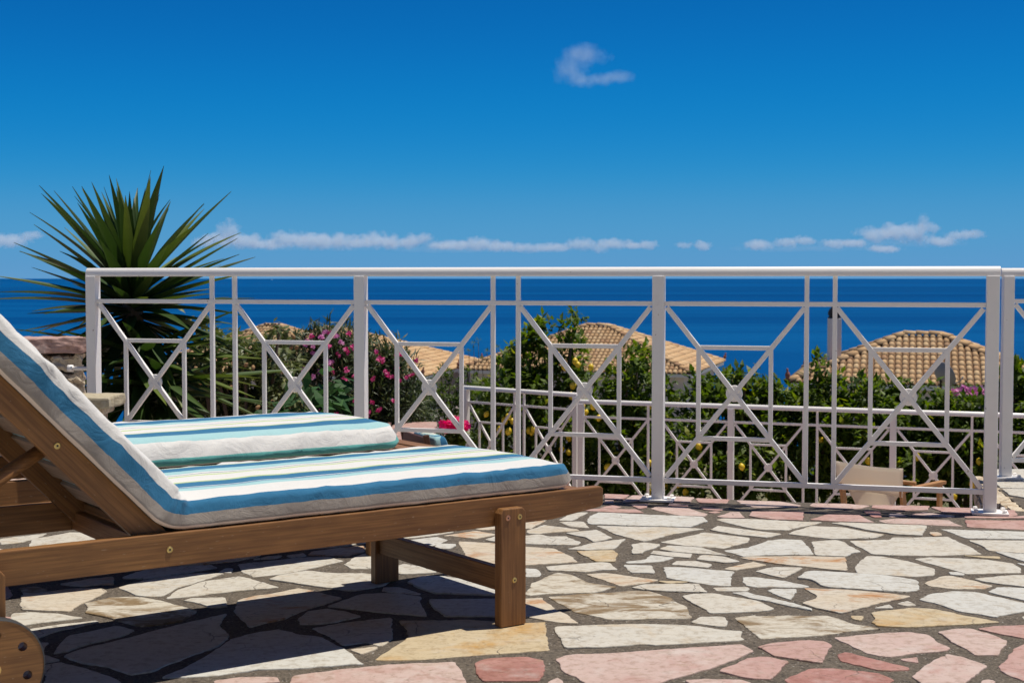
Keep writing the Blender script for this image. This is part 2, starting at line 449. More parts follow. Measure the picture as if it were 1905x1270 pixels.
# flagstones traced from the photograph and laid on the ground plane
REG = {'A': (1400, 930, .26509), 'B': (960, 910, .26247), 'C': (1405, 1070, .26247), 'D': (960, 1070, .26247),
       'E': (560, 1080, .26247), 'F': (500, 960, .24147), 'H': (60, 1020, .26247), 'J': (0, 820, .22054)}
STONES = '''
p B 625,40 810,48 745,84 625,74
p B 815,50 960,52 1050,55 1265,65 1225,100 1110,95 900,88 750,98
p B 1268,68 1515,78 1490,105 1300,98
p B 1560,86 A 200,18 345,45 300,58 0,58 B 1592,108
p A 420,28 640,30 825,45 740,66 520,66 400,48
p A 842,45 1240,50 1225,78 1000,82 832,62
p A 1248,56 1545,65 1548,105 1330,95
p A 1560,70 1840,75 1856,112 1780,122 1560,110
p B 625,82 700,85 690,105 625,106
p B 592,138 680,116 750,131 690,142
p B 450,155 560,144 860,150 905,172 700,170
p B 815,120 940,108 930,138 870,146
p B 950,142 1000,126 1200,132 1355,180 1340,195 1150,190
p B 1085,104 1228,114 1222,128 1078,122
p B 1295,134 1480,146 1450,158 1330,153
p B 1355,170 1420,161 1450,170 1400,178
p B 1422,200 1520,167 1590,167 1618,208 1480,208
p B 1648,195 1672,165 A 358,92 355,150 150,142 B 1700,206
p A 400,142 520,107 750,112 850,162 560,155
d A 775,84 888,87 903,130 845,130
p A 962,102 1040,97 1090,122 962,125
p A 885,150 1000,134 1380,147 1478,190 1200,178 930,165
p A 1485,118 1780,125 1960,115 1960,133 1700,134 1490,131
p A 1492,147 1960,150 1960,218 1502,195
p A 1105,112 1200,92 1420,122 1380,130
b B 495,235 520,205 580,172 1330,205 1360,235 1290,255 1240,275 900,268 520,255
w B 300,225 400,170 515,168 395,228
w B 305,238 475,235 520,280 380,270
w B 82,295 200,258 440,290 460,300 250,312 150,322 82,318
w B 570,265 1200,280 1350,290 1100,325 950,370 890,375 690,320
w B 345,320 570,295 690,355 550,382 490,350
w F 1660,190 1770,155 B 82,335 170,327 230,342 360,338 465,385 440,402 82,395 F 1780,210
w B 360,432 560,385 780,358 740,390 690,430 480,440
y B 420,448 690,440 720,470 700,522 560,522
o F 1460,200 1770,215 B 82,412 280,425 400,490 435,522 82,542 F 1770,400 1600,370 1530,350
w B 820,400 900,385 1025,400 990,425 925,445 900,462 820,465
w B 210,555 600,525 660,530 720,578 600,580 500,595 230,582
b B 60,565 150,572 180,605 160,625 60,628
b B 760,545 960,550 985,605 810,600
b B 780,520 920,502 950,474 1120,492 1050,515 900,530 785,532
w B 945,462 970,442 1245,465 1235,492 1100,485
w B 1010,432 1080,408 1330,420 1400,450 1530,482 1400,470 1150,455
w B 1030,380 1330,312 1665,350 1640,378 1475,425 1200,405
w B 1375,295 1430,268 1880,325 1780,348 1560,330
w B 1420,222 1460,212 1750,220 A 300,158 490,163 400,185 240,220 40,215 B 1560,262
b B 1470,440 1640,420 1770,375 A 95,290 200,278 350,285 400,345 425,388 100,390 B 1620,482
w B 1280,505 1320,475 1480,485 1590,520 1480,530
w B 1100,540 1140,515 1280,515 1390,540 1360,562
b B 1050,560 1200,560 1545,590 1530,625 D 1530,45 1515,80 1380,75 1060,25
o B 1465,572 1680,520 1780,545 1550,582
o B 495,610 640,600 1015,650 D 870,70 740,82
y B 1010,660 1240,665 D 1180,62 1080,68 1010,55
g D 60,140 110,65 250,0 B 300,598 380,610 520,670 D 715,88 560,125 300,135 85,148
o B 1580,492 A 0,405 320,402 650,410 665,470 655,505 480,490 250,465 0,430
w A 420,300 580,285 640,300 765,370 700,380 660,405 450,395 425,340
w A 245,245 400,190 640,200 820,235 930,250 850,275 560,282 380,262
w A 550,170 620,165 1225,188 1190,258 1000,250 780,215 700,195
o A 1240,235 1300,235 1330,255 1270,262
b A 1320,210 1960,230 1960,284 1500,275
w A 1510,290 1960,292 1960,384 1660,365 1620,335
w A 675,295 960,285 980,270 1290,265 1370,262 1450,300 1520,330 1610,385 1200,398 840,388 760,345
b A 1700,370 1960,390 1960,455 1800,405
y A 1480,398 1740,405 1738,422 1600,412
w A 1130,420 1250,407 1640,424 1830,450 1880,485 1890,515 1500,525 1380,490
w A 715,500 740,440 800,400 920,405 1080,435 1285,490 1275,535 1150,545 900,530 730,520
w B 1685,590 1760,570 A 160,478 350,485 290,520 215,555 60,520
b A 310,555 370,515 440,508 900,535 1140,570 C 1160,60 1150,115 1060,130 700,105 480,90 430,60 390,40
b B 1615,630 C 0,20 200,45 385,85 330,92 0,88 D 1640,80 1610,55
o A 1210,590 1330,540 1400,540 1690,610 C 1620,105 1380,105 1240,85
b A 1360,515 1440,515 1490,530 1470,540 1390,535
w A 1550,562 1780,540 1960,538 1960,625 1750,600 1620,580
b A 1850,448 1960,458 1960,490
b C 75,115 130,105 285,108 290,130 250,185 110,135
o C 335,100 640,110 1000,145 1110,160 860,215 690,265 600,282 420,240 330,208 420,180 440,160
b D 1525,132 1640,127 C 0,145 120,170 260,205 400,245 410,262 220,222 60,186 D 1700,178
w C 835,245 950,215 980,242
w C 1000,208 1080,190 1150,222 1060,225
b C 1155,180 1240,140 1400,122 1560,130 1905,205 1960,225 1960,258 1700,305 1450,265 1300,215
b C 1650,130 1720,98 1960,102 1960,202
y C 670,292 770,298 750,328 700,320
y C 825,275 1100,242 1280,250 1500,300 1740,342 1350,368 1080,378 860,368 830,340 845,315
w C 1885,305 1930,298 1960,330 1930,342
g D 1540,310 1700,292 C 0,300 250,295 500,295 600,320 700,355 905,388 700,402 480,435 200,450 D 1740,460 1620,370
w D 1245,345 1300,303 1480,305 1495,330 1495,375 1400,370
w D 280,378 700,360 1050,358 1290,370 1440,395 1600,405 1595,450 1625,465 1300,490 1000,505 880,500 600,520 345,522 290,430
g D 220,160 480,140 640,135 820,118 950,120 1100,170 1140,205 1210,235 1245,300 1240,315 880,320 640,322 550,295 400,270 340,220
w D 1175,155 1270,140 1400,138 1560,165 1700,185 1845,245 1800,260 1580,272 1380,280 1240,200
w D 810,98 900,75 1300,70 1350,130 1190,128 900,112
w D 1395,95 1640,90 1655,105 1630,118 1420,118
o D 28,176 180,168 260,235 380,300 445,350 290,345 200,325 28,302
w E 900,145 1400,138 1520,150 1540,265 1020,262 930,195
y E 520,572 690,460 765,405 740,340 695,292 1000,290 1190,285 1390,300 1600,310 1735,300 1755,500 1200,540 860,572
d E 1230,590 1300,562 1600,548 1720,570 1725,690 1690,720 1280,724 1235,650
p E -60,690 300,640 600,608 1090,592 1130,660 1190,740 1190,790 -100,800
p D 275,600 400,570 700,560 1200,525 1600,498 1685,545 1550,610 1380,670 1210,720 1000,775 500,790 450,750 345,700
p D 225,762 290,735 340,762 330,800 220,800
p D 1430,690 1560,640 1650,600 C 100,590 240,625 180,680 120,750 0,750 D 1600,735
p C 10,515 120,490 340,475 400,472 500,480 545,510 505,570 480,635 300,610 120,580
p D 1200,760 1350,748 1600,755 1700,790 1300,820
d C 200,750 330,690 380,672 560,670 880,700 980,750 900,820 300,820
d C 575,570 640,550 850,605 1085,660 1090,680 880,682 750,650 600,615
p C 550,450 700,440 880,420 1090,410 1230,430 1280,470 1395,530 1300,550 1130,565 940,590 780,560 660,500
p C 1020,605 1150,588 1170,635 1080,622
p C 1290,415 1400,392 1540,390 1660,425 1795,480 1720,550 1735,580 1560,580 1440,510
p C 1580,390 1700,370 1960,358 1960,465 1750,430
p C 1105,730 1250,620 1360,567 1480,590 1645,655 1560,720 1490,770 1400,820 1200,800
p C 1725,650 1780,600 1830,530 1905,495 2000,500 2000,800 1900,760 1730,690
p C 1600,762 1640,750 1700,765 1690,800 1590,800
w E 185,190 420,105 560,95 740,110 860,125 845,160 865,210 895,262 720,245 550,230
w E 565,75 580,52 690,50 850,95 840,108 650,90
w E 0,320 -20,270 60,225 180,205 310,225 430,260 250,300
w E 65,345 350,300 640,265 638,335 655,420 620,450 560,475 470,448 300,468 200,400
o E 340,500 540,480 545,495 430,535
b H 910,925 1060,860 1220,775 1420,650 1560,610 1740,580 E 0,395 150,410 330,505 450,605 320,605 0,632 H 1580,870 1300,912 1100,925
w H 230,770 300,740 700,640 1100,540 1380,475 1335,560 1405,635 1300,710 1100,780 850,880 690,905 540,850 400,830 260,790
w H 145,760 180,710 260,630 600,560 735,590 650,630 380,690 240,740
g H 370,465 400,440 370,400 560,360 760,355 920,385 1040,420 1175,455 1060,525 900,552 760,562 640,535 540,500
o H 0,330 300,290 480,290 525,310 430,370 330,410 260,455 100,450 -80,440 -80,340
w H 0,462 180,470 365,500 200,520 0,545 -150,565 -150,470
w H -150,610 0,577 440,522 480,527 330,565 140,605 40,645 -150,660
w H 610,285 760,240 1000,200 1200,180 1365,185 1200,235 1020,290 920,345 850,350 740,340
w H 945,365 1020,300 1220,240 1470,205 1560,225 1750,285 1500,305 1150,345
w H 1065,380 1130,362 1360,360 1390,420 1260,428 1180,400
b H 640,215 760,170 1000,140 1270,125 1315,145 1050,185 820,222
b H 1320,178 1370,148 1430,148 1410,178
o H 195,262 420,225 575,210 590,265 440,270 380,280
g H -100,290 20,280 100,300 90,315 -50,335
w H 1455,120 1540,108 F 0,352 250,325 450,320 585,352 430,385 180,440 0,465 H 1560,212 1480,170
w H 1675,230 F 60,470 300,432 520,452 735,452 1000,478 880,545 660,585 430,560 180,525
o H 1430,445 1460,375 1600,340 F 0,612 230,560 340,582 E 90,77 200,110 300,130 150,180 0,225 H 1780,510 1540,568 1500,530 1455,490
o F 300,305 330,280 550,250 740,235 735,280 600,318 450,310
w F 580,380 700,300 830,290 930,340 1000,370 880,400 745,415 640,415
w F 970,400 1040,378 1150,395 1300,440 1250,450 1000,455
b F 960,205 1150,180 1300,165 1385,190 1290,225 1170,265 1000,250
b F 1285,240 1310,222 1440,225 1450,240 1390,262 1300,260
b F 1290,290 1320,268 1400,285 1420,320 1380,320
o F 1340,160 1600,120 1760,150 1590,182 1400,160
b F 1060,515 1180,475 1350,472 1600,520 1850,575 1850,625 1600,612 1300,605 1200,580
w F -130,345 0,318 110,312 60,335
w F 130,312 270,292 288,313 180,326
w H 85,835 200,815 300,835 480,890 640,950 600,1000 85,1000
w H 20,670 130,676 90,700 80,760 200,800 60,820 -100,800 -100,675
p H 1290,952 1500,927 1740,927 1760,960 1300,1000
w J 0,832 400,787 330,820 200,860 0,880
w J 672,775 692,742 900,722 1010,765 800,785
p J 20,512 340,510 250,522 0,560
'''
def in_poly(x, y, poly):
    c = False
    j = len(poly) - 1
    for i in range(len(poly)):
        a, b = poly[i], poly[j]
        if (a[1] > y) != (b[1] > y) and x < (b[0] - a[0]) * (y - a[1]) / (b[1] - a[1]) + a[0]: c = not c
        j = i
    return c
def clip_half(poly, px, py, nx, ny):
    out = []
    k = len(poly)
    for i in range(k):
        a, b = poly[i], poly[(i + 1) % k]
        da = (a[0] - px) * nx + (a[1] - py) * ny
        db = (b[0] - px) * nx + (b[1] - py) * ny
        if da <= 0: out.append(a)
        if (da < 0 < db) or (db < 0 < da):
            s = da / (da - db)
            out.append((a[0] + (b[0] - a[0]) * s, a[1] + (b[1] - a[1]) * s))
    return out

def flagstone(poly, key, rng, parent, zt=None, step=.016, rag=.0048, depth=.03):
    """one slab with ragged chipped outline, rounded arris and a slightly tilted face"""
    k = len(poly)
    area = sum(poly[i][0] * poly[(i + 1) % k][1] - poly[(i + 1) % k][0] * poly[i][1] for i in range(k)) / 2
    if area < 0: poly = poly[::-1]
    # cut the corners a little
    q = []
    for i in range(k):
        a, b, c = Vector(poly[i - 1]), Vector(poly[i]), Vector(poly[(i + 1) % k])
        l0, l1 = (a - b).length, (c - b).length
        d0, d1 = min(.006, l0 * .3), min(.006, l1 * .3)
        q.append(b + (a - b) * (d0 / max(l0, 1e-6))); q.append(b + (c - b) * (d1 / max(l1, 1e-6)))
    ring = []
    sd = rng.random() * 50
    for i in range(len(q)):
        a, b = q[i], q[(i + 1) % len(q)]
        L = (b - a).length
        m = max(1, int(L / step))
        nrm = Vector((b.y - a.y, a.x - b.x)).normalized() if L > 1e-6 else Vector((0, 0))
        for j in range(m):
            p = a + (b - a) * (j / m)
            w = rag * (1.3 * noise.noise((p.x * 13, p.y * 13, sd)) + .9 * noise.noise((p.x * 60, p.y * 60, sd)) + .5 * noise.noise((p.x * 140, p.y * 140, sd)))
            ring.append(p + nrm * w)
    cx = sum(p.x for p in ring) / len(ring); cy = sum(p.y for p in ring) / len(ring)
    h = zt if zt is not None else .0045 + rng.random() * .003
    tx, ty = (rng.random() - .5) * .008, (rng.random() - .5) * .008
    n = len(ring)
    vs_, fs = [], []
    for lvl, (inset, dz) in enumerate(((.002, -depth), (0, -.003), (.0008, -.0008), (.0028, 0))):
        for i, p in enumerate(ring):
            a, b = ring[i - 1], ring[(i + 1) % n]
            t_ = (b - a)
            nn = Vector((t_.y, -t_.x))
            if nn.length > 1e-6: nn.normalize()
            qx, qy = p.x - nn.x * inset - cx, p.y - nn.y * inset - cy
            vs_.append((qx, qy, h + dz + (tx * qx + ty * qy if lvl else 0)))
    for lvl in range(3):
        for i in range(n):
            a = lvl * n
            fs.append((a + i, a + (i + 1) % n, a + n + (i + 1) % n, a + n + i))
    fs.append(tuple(range(3 * n, 4 * n)))
    o = mesh_obj('flagstone', vs_, fs, M['stone_' + key], parent)
    o.location = (cx, cy, 0)
    return o

traced = []
rng = random.Random(11)
for line in STONES.strip().splitlines():
    tok = line.split()
    key, reg, pts = tok[0], None, []
    for s in tok[1:]:
        if s in REG: reg = REG[s]
        else:
            a, b = s.split(',')
            g = ground(reg[0] + float(a) * reg[2], reg[1] + float(b) * reg[2])
            pts.append((g.x, g.y))
    traced.append((key, pts))
for key, pts in traced: flagstone(pts, rng.choice('ppq') if key == 'p' else key, rng, terrace)
# more stones where the loungers hide the floor and beyond the frame: cells that keep clear of the traced ones
block = []
for key, pts in traced:
    k = len(pts)
    for i in range(k):
        a, b = Vector(pts[i]), Vector(pts[(i + 1) % k])
        m = max(1, int((b - a).length / .10))
        for j in range(m): block.append(a + (b - a) * (j / m))
rg = random.Random(5)
seeds = []
tries = 0
POLY2 = [(p.x, p.y) for p in POLY]
while tries < 16000 and len(seeds) < 150:
    tries += 1
    x, y = rg.uniform(-4.2, 4.2), rg.uniform(1.6, 7.6)
    if abs(x) > .52 * y + .5: continue
    if not in_poly(x, y, POLY2): continue
    if any(in_poly(x, y, p) for _, p in traced): continue
    if min((b.x - x) ** 2 + (b.y - y) ** 2 for b in block) < .085 ** 2: continue
    if any((a - x) ** 2 + (b - y) ** 2 < .30 ** 2 for a, b in seeds): continue
    seeds.append((x, y))
allpts = [(s[0], s[1]) for s in seeds] + [(b.x, b.y) for b in block]
inner = [Vector((p.x, p.y)) for p in POLY]
for i, (x, y) in enumerate(seeds):
    cell = [(x - .42, y - .42), (x + .42, y - .42), (x + .42, y + .42), (x - .42, y + .42)]
    for j, (a, b) in enumerate(allpts):
        if j == i: continue
        dx, dy = a - x, b - y
        d = math.hypot(dx, dy)
        if d > 1.0 or d < 1e-6: continue
        gap = .016 if j < len(seeds) else .024 - d / 2     # clear of a traced stone: stop just before its edge
        cut = d / 2 - gap
        cell = clip_half(cell, x + dx / d * cut, y + dy / d * cut, dx / d, dy / d)
        if len(cell) < 3: break
    k = len(POLY2)
    for j in range(k):
        if len(cell) < 3: break
        a, b = Vector(POLY2[j]), Vector(POLY2[(j + 1) % k])
        if j in (3, 4): continue
        nn = Vector((b.y - a.y, a.x - b.x)).normalized()
        cell = clip_half(cell, a.x - nn.x * .01, a.y - nn.y * .01, nn.x, nn.y) if j not in (2, 5) else cell
    if len(cell) < 3: continue
    ar = abs(sum(cell[m][0] * cell[(m + 1) % len(cell)][1] - cell[(m + 1) % len(cell)][0] * cell[m][1] for m in range(len(cell))) / 2)
    if ar < .006: continue
    s = (Vector((x, y, 0)) - FP0)
    back = s.dot(FBACK)
    if s.dot(FDIR) < .16 and back > .13: continue
    if s.dot(FDIR) < .1:
        cell = clip_half(cell, *(edge_pt(0) - FBACK * .012).to_2d(), FBACK.x, FBACK.y)
        if len(cell) < 3: continue
    if x > 1.7 and y > 5.4:
        for a, b in ((E1, NOTCH[0]), (NOTCH[0], NOTCH[1])):
            if len(cell) < 3: break
            nn = Vector((a.y - b.y, b.x - a.x)).normalized()
            if s.dot(FDIR) > .12: cell = clip_half(cell, a.x - nn.x * .012, a.y - nn.y * .012, nn.x, nn.y)
        if len(cell) < 3: continue
    pink = (back > -.30 and s.dot(FDIR) < .1) or (back < -2.35 and back > -3.0)
    flagstone(cell, rg.choice('ppq') if pink else rg.choice('wwwbwo'), rng, terrace)

# the paving goes on round and behind the viewer: one mass of slabs there
g = Geo()
rq = random.Random(77)
far_seeds = []
for ix in range(-16, 18):
    for iy in range(-15, 15):
        x, y = ix * .5 + rq.uniform(-.17, .17), iy * .5 + rq.uniform(-.17, .17)
        if not in_poly(x, y, POLY2): continue
        far_seeds.append((x, y))
for i, (x, y) in enumerate(far_seeds):
    inside = y > 1.75 and abs(x) < .52 * y + .75
    if inside: continue
    back = (Vector((x, y, 0)) - FP0).dot(FBACK)
    if back > -.25 and x < 2.2: continue
    cell = [(x - .5, y - .5), (x + .5, y - .5), (x + .5, y + .5), (x - .5, y + .5)]
    for j, (a, b) in enumerate(far_seeds):
        if j == i: continue
        dx, dy = a - x, b - y
        d = math.hypot(dx, dy)
        if d > 1.2: continue
        cell = clip_half(cell, x + dx / d * (d / 2 - .02), y + dy / d * (d / 2 - .02), dx / d, dy / d)
    for a, b in ((E1, NOTCH[0]), (NOTCH[0], NOTCH[1])):
        if x > 1.9 and y > 5.4 and len(cell) >= 3:
            nn = Vector((a.y - b.y, b.x - a.x)).normalized()
            cell = clip_half(cell, a.x - nn.x * .012, a.y - nn.y * .012, nn.x, nn.y)
    if len(cell) < 3: continue
    if any(in_poly(px_, py_, p) for px_, py_ in cell for _, p in traced): continue
    k = len(cell)
    v = [(a, b, -.02) for a, b in cell] + [(a + (x - a) * .012, b + (y - b) * .012, .006) for a, b in cell]
    f = [tuple(range(k, 2 * k))] + [(m, (m + 1) % k, (m + 1) % k + k, m + k) for m in range(k)]
    g.add(v, f)
o = g.build('flagstones', M['stone_w'], terrace); o['kind'] = 'stuff'

# broken stone edge where the terrace steps back beside the end post
re_ = random.Random(4)
for a, b in ((E1, NOTCH[0]), (NOTCH[0], NOTCH[1])):
    L_ = (b - a).length; d_ = (b - a) / L_; nn = Vector((-d_.y, d_.x, 0))
    s_ = 0.0
    while s_ < L_ - .03:
        w_ = min(L_ - s_, re_.uniform(.10, .2)); z_ = -.004
        while z_ > -1.0:
            h_ = re_.uniform(.07, .16)
            k = Vector((a.x, a.y, 0)) + d_ * (s_ + w_ / 2) + nn * re_.uniform(.0, .02)
            bm = bmesh.new(); bmesh.ops.create_cube(bm, size=1); bmesh.ops.subdivide_edges(bm, edges=bm.edges[:], cuts=3, use_grid_fill=True)
            for v_ in bm.verts:
                p_ = Vector((v_.co.x * w_, v_.co.y * .10, v_.co.z * h_))
                v_.co = p_ * .97 + Vector((noise.noise(p_ * 19 + k), noise.noise(p_ * 19 - k), noise.noise(p_ * 19 + k * 2))) * .016
            me = bpy.data.meshes.new('edge_stone'); bm.to_mesh(me); bm.free(); me.materials.append(M['rubble'])
            o = bpy.data.objects.new('edge_stone', me); COL.objects.link(o); o.parent = terrace
            o.location = (k.x, k.y, z_ - h_ / 2); o.rotation_euler = (0, 0, math.atan2(d_.y, d_.x))
            z_ -= h_ + .006
        s_ += w_

# uneven hand-laid joint between the stones
jv, jf, idx = [], [], {}
jn = .026
for iy in range(int(2.2 / jn), int(7.4 / jn)):
    for ix in range(int(-3.4 / jn), int(3.4 / jn)):
        x, y = ix * jn, iy * jn
        if abs(x) > .40 * y + .25: continue
        q = Vector((x, y, 0)) - FP0
        if q.dot(FBACK) > .12 or (q.dot(FDIR) > .05 and q.dot(FBACK) > -.1): continue
        idx[(ix, iy)] = len(jv)
        z = .0021 + .0021 * noise.noise((x * 9, y * 9, 1.7)) + .0016 * noise.noise((x * 34, y * 34, 5.0))
        jv.append((x, y, max(.0004, z)))
for (ix, iy), a in idx.items():
    b, c, d = idx.get((ix + 1, iy)), idx.get((ix + 1, iy + 1)), idx.get((ix, iy + 1))
    if None not in (b, c, d): jf.append((a, b, c, d))
mesh_obj('mortar_joint', jv, jf, M['mortar'], terrace, smooth=True)
# ------------------------------------------------------------------ railings
BOLT_V, BOLT_F = lathe_geo([(.010, 0), (.010, .009), (.008, .0115), (.0, .012)], 6)
def rail_section(L, r=.021, n=14):
    """flat-bottomed handrail running along local x"""
    prof = [(-r, -.020), (-r, -.012)] + [(-r * math.cos(math.pi * i / n), -.010 + .030 * math.sin(math.pi * i / n)) for i in range(n + 1)] + [(r, -.012), (r, -.020)]
    k = len(prof)
    v = [(-L / 2, y, z) for y, z in prof] + [(L / 2, y, z) for y, z in prof]
    f = [(i, i + 1, i + 1 + k, i + k) for i in range(k - 1)] + [(k - 1, 0, k, 2 * k - 1), tuple(range(k))[::-1], tuple(range(k, 2 * k))]
    return v, f

def railing(posts, z0, label, group=None, top=1.0, plates=True, over0=.03, over1=.03):
    """posts: list of ground points from one end to the other; each bar is a part of its own"""
    root = empty('railing', (posts[0].x, posts[0].y, z0))
    tag(root, label, 'railing', group)
    o0 = Vector((posts[0].x, posts[0].y, 0))
    P = [p - o0 for p in posts]
    paint = M['paint']
    for i, p in enumerate(P):
        d = (P[min(i + 1, len(P) - 1)] - P[max(i - 1, 0)]).normalized()
        ps = board('post', paint, root, p + Vector((0, 0, .012)), p + Vector((0, 0, top - .018)), .053, .051, up=d, bevel=.003)
        if plates:
            side = Vector((-d.y, d.x, 0))
            m = Matrix.Identity(4)
            m[0][0], m[1][0], m[0][1], m[1][1] = d.x, d.y, side.x, side.y
            m.translation = p + Vector((0, 0, .0065))
            pl = mesh_obj('base_plate', box_verts(-.072, .072, -.058, .058, 0, .010), BOXF, paint, root, bevel=.002)
            pl.matrix_basis = m
            for sx in (-1, 1):
                for sy in (-1, 1):
                    b = mesh_obj('bolt', BOLT_V, BOLT_F, paint, pl, bevel=.001)
                    b.location = (sx * .055, sy * .040, .010)
                    b.rotation_euler = (0, 0, sx * .4 + sy)
    # handrail in one piece
    d0 = (P[1] - P[0]).normalized(); d1 = (P[-1] - P[-2]).normalized()
    a, b = P[0] - d0 * over0, P[-1] + d1 * over1
    m, L = frame_matrix(a + Vector((0, 0, top)), b + Vector((0, 0, top)))
    v, f = rail_section(L)
    h = mesh_obj('handrail', v, f, paint, root, bevel=.002)
    h.data.polygons.foreach_set('use_smooth', [True] * len(h.data.polygons))
    h.matrix_basis = m
    zs, zb = .862, .095
    Z = lambda p, z: Vector((p.x, p.y, z))
    for i in range(len(P) - 1):
        d = P[i + 1] - P[i]
        Wd = d.length; d = d / Wd
        q = lambda s: P[i] + d * s
        e = .024
        board('crossbar', paint, root, Z(q(e), zs), Z(q(Wd - e), zs), .0200, .020)
        board('crossbar', paint, root, Z(q(e), zb), Z(q(Wd - e), zb), .0200, .021)
        u1, u2 = Wd / 2 - .058, Wd / 2 + .058
        for u in (u1, u2):
            board('upright', paint, root, Z(q(u), zb - .0105), Z(q(u), top - .019), .0195, .0192, up=d)
        for s0, s1 in ((.026, u1), (u2, Wd - .026)):
            w = s1 - s0
            pz = lambda fx, fz: Z(q(s0 + w * fx), zb + (zs - zb) * fz)
            board('diagonal_bar', paint, root, pz(0.015, 0.02), pz(.985, .98), .0180, .0205)
            board('diagonal_bar', paint, root, pz(0.015, .98), pz(.985, .02), .0165, .0205)
            for fx in (.245, .755):
                board('inner_bar', paint, root, pz(fx, .245), pz(fx, .755), .0150, .0185, up=d)
            for fz in (.245, .755):
                board('inner_bar', paint, root, pz(.245, fz), pz(.755, fz), .0135, .0185)
            c = pz(.5, .5)
            dv, df = lathe_geo([(.033, -.004), (.036, -.002), (.036, .002), (.033, .004)], 24)
            k = mesh_obj('rosette', dv, df, paint, root, smooth=False, bevel=0)
            fm = frame_matrix(c - d, c + d)[0]
            k.matrix_basis = fm @ Matrix.Rotation(R(90), 4, 'X')
    return root

upper = railing([FP0 + FSTEP * i for i in range(4)], 0.0, 'long white metal railing with three crossed bays behind the sun loungers', over0=.028, over1=.028)
r2 = Vector((2.385, 6.84, 0))
railing([r2, r2 + Vector((1.37, -.12, 0)), r2 + Vector((2.74, -.24, 0))], 0.0, 'white railing starting beside the end post above the cream stone step', over0=.035, top=1.0)
lp0, lst = Vector((3.190, 11.855, 0)), Vector((-1.2825, .488, 0))
railing([lp0 - lst, lp0, lp0 + lst, lp0 + lst * 2], LOW_Z, 'white railing in front of the lemon hedge on the lower terrace', over1=.05)
railing([Vector((.585, 12.95, 0)), Vector((-.446, 13.82, 0))], LOW_Z + .05, 'single bay of white railing beside the pink flowers, joining the lower railing', over0=.02)

# bracket from the far end post to the rubble wall
pe = FP0 + FSTEP * 3
b0 = at(131, 685, pe.y + .02)
br = tube('bracket', M['paint'], upper, [Vector((b0.x, b0.y, b0.z)) - upper.location, Vector((pe.x, pe.y, b0.z)) - upper.location], .010, 8)
tube('bracket_end', M['paint'], upper, [Vector((b0.x - .012, b0.y, b0.z)) - upper.location, Vector((b0.x + .012, b0.y, b0.z)) - upper.location], .018, 10)

# ------------------------------------------------------------------ sun loungers
LO = ground(955, 1168); LA = R(35.5)
LO.z = .007
def rounded_slab(name, material, parent, outline, y0, y1, bevel=.003):
    """outline in (x, z), extruded along y"""
    k = len(outline)
    v = [(x, y0, z) for x, z in outline] + [(x, y1, z) for x, z in outline]
    f = [tuple(range(k)), tuple(range(k, 2 * k))[::-1]] + [(i + k, (i + 1) % k + k, (i + 1) % k, i) for i in range(k)]
    return mesh_obj(name, v, f, material, parent, bevel=bevel)

def screw(parent, loc, rot, key='brass'):
    v, f = lathe_geo([(.0078, -.001), (.0078, .0012), (.0062, .0022), (.0032, .0020)], 14)
    o = mesh_obj('screw', v, f, M[key], parent)
    o.location = loc; o.rotation_euler = rot
    v, f = lathe_geo([(.0030, .0), (.0028, .0025)], 6)
    s = mesh_obj('socket', v, f, M['black'], o)
    return o

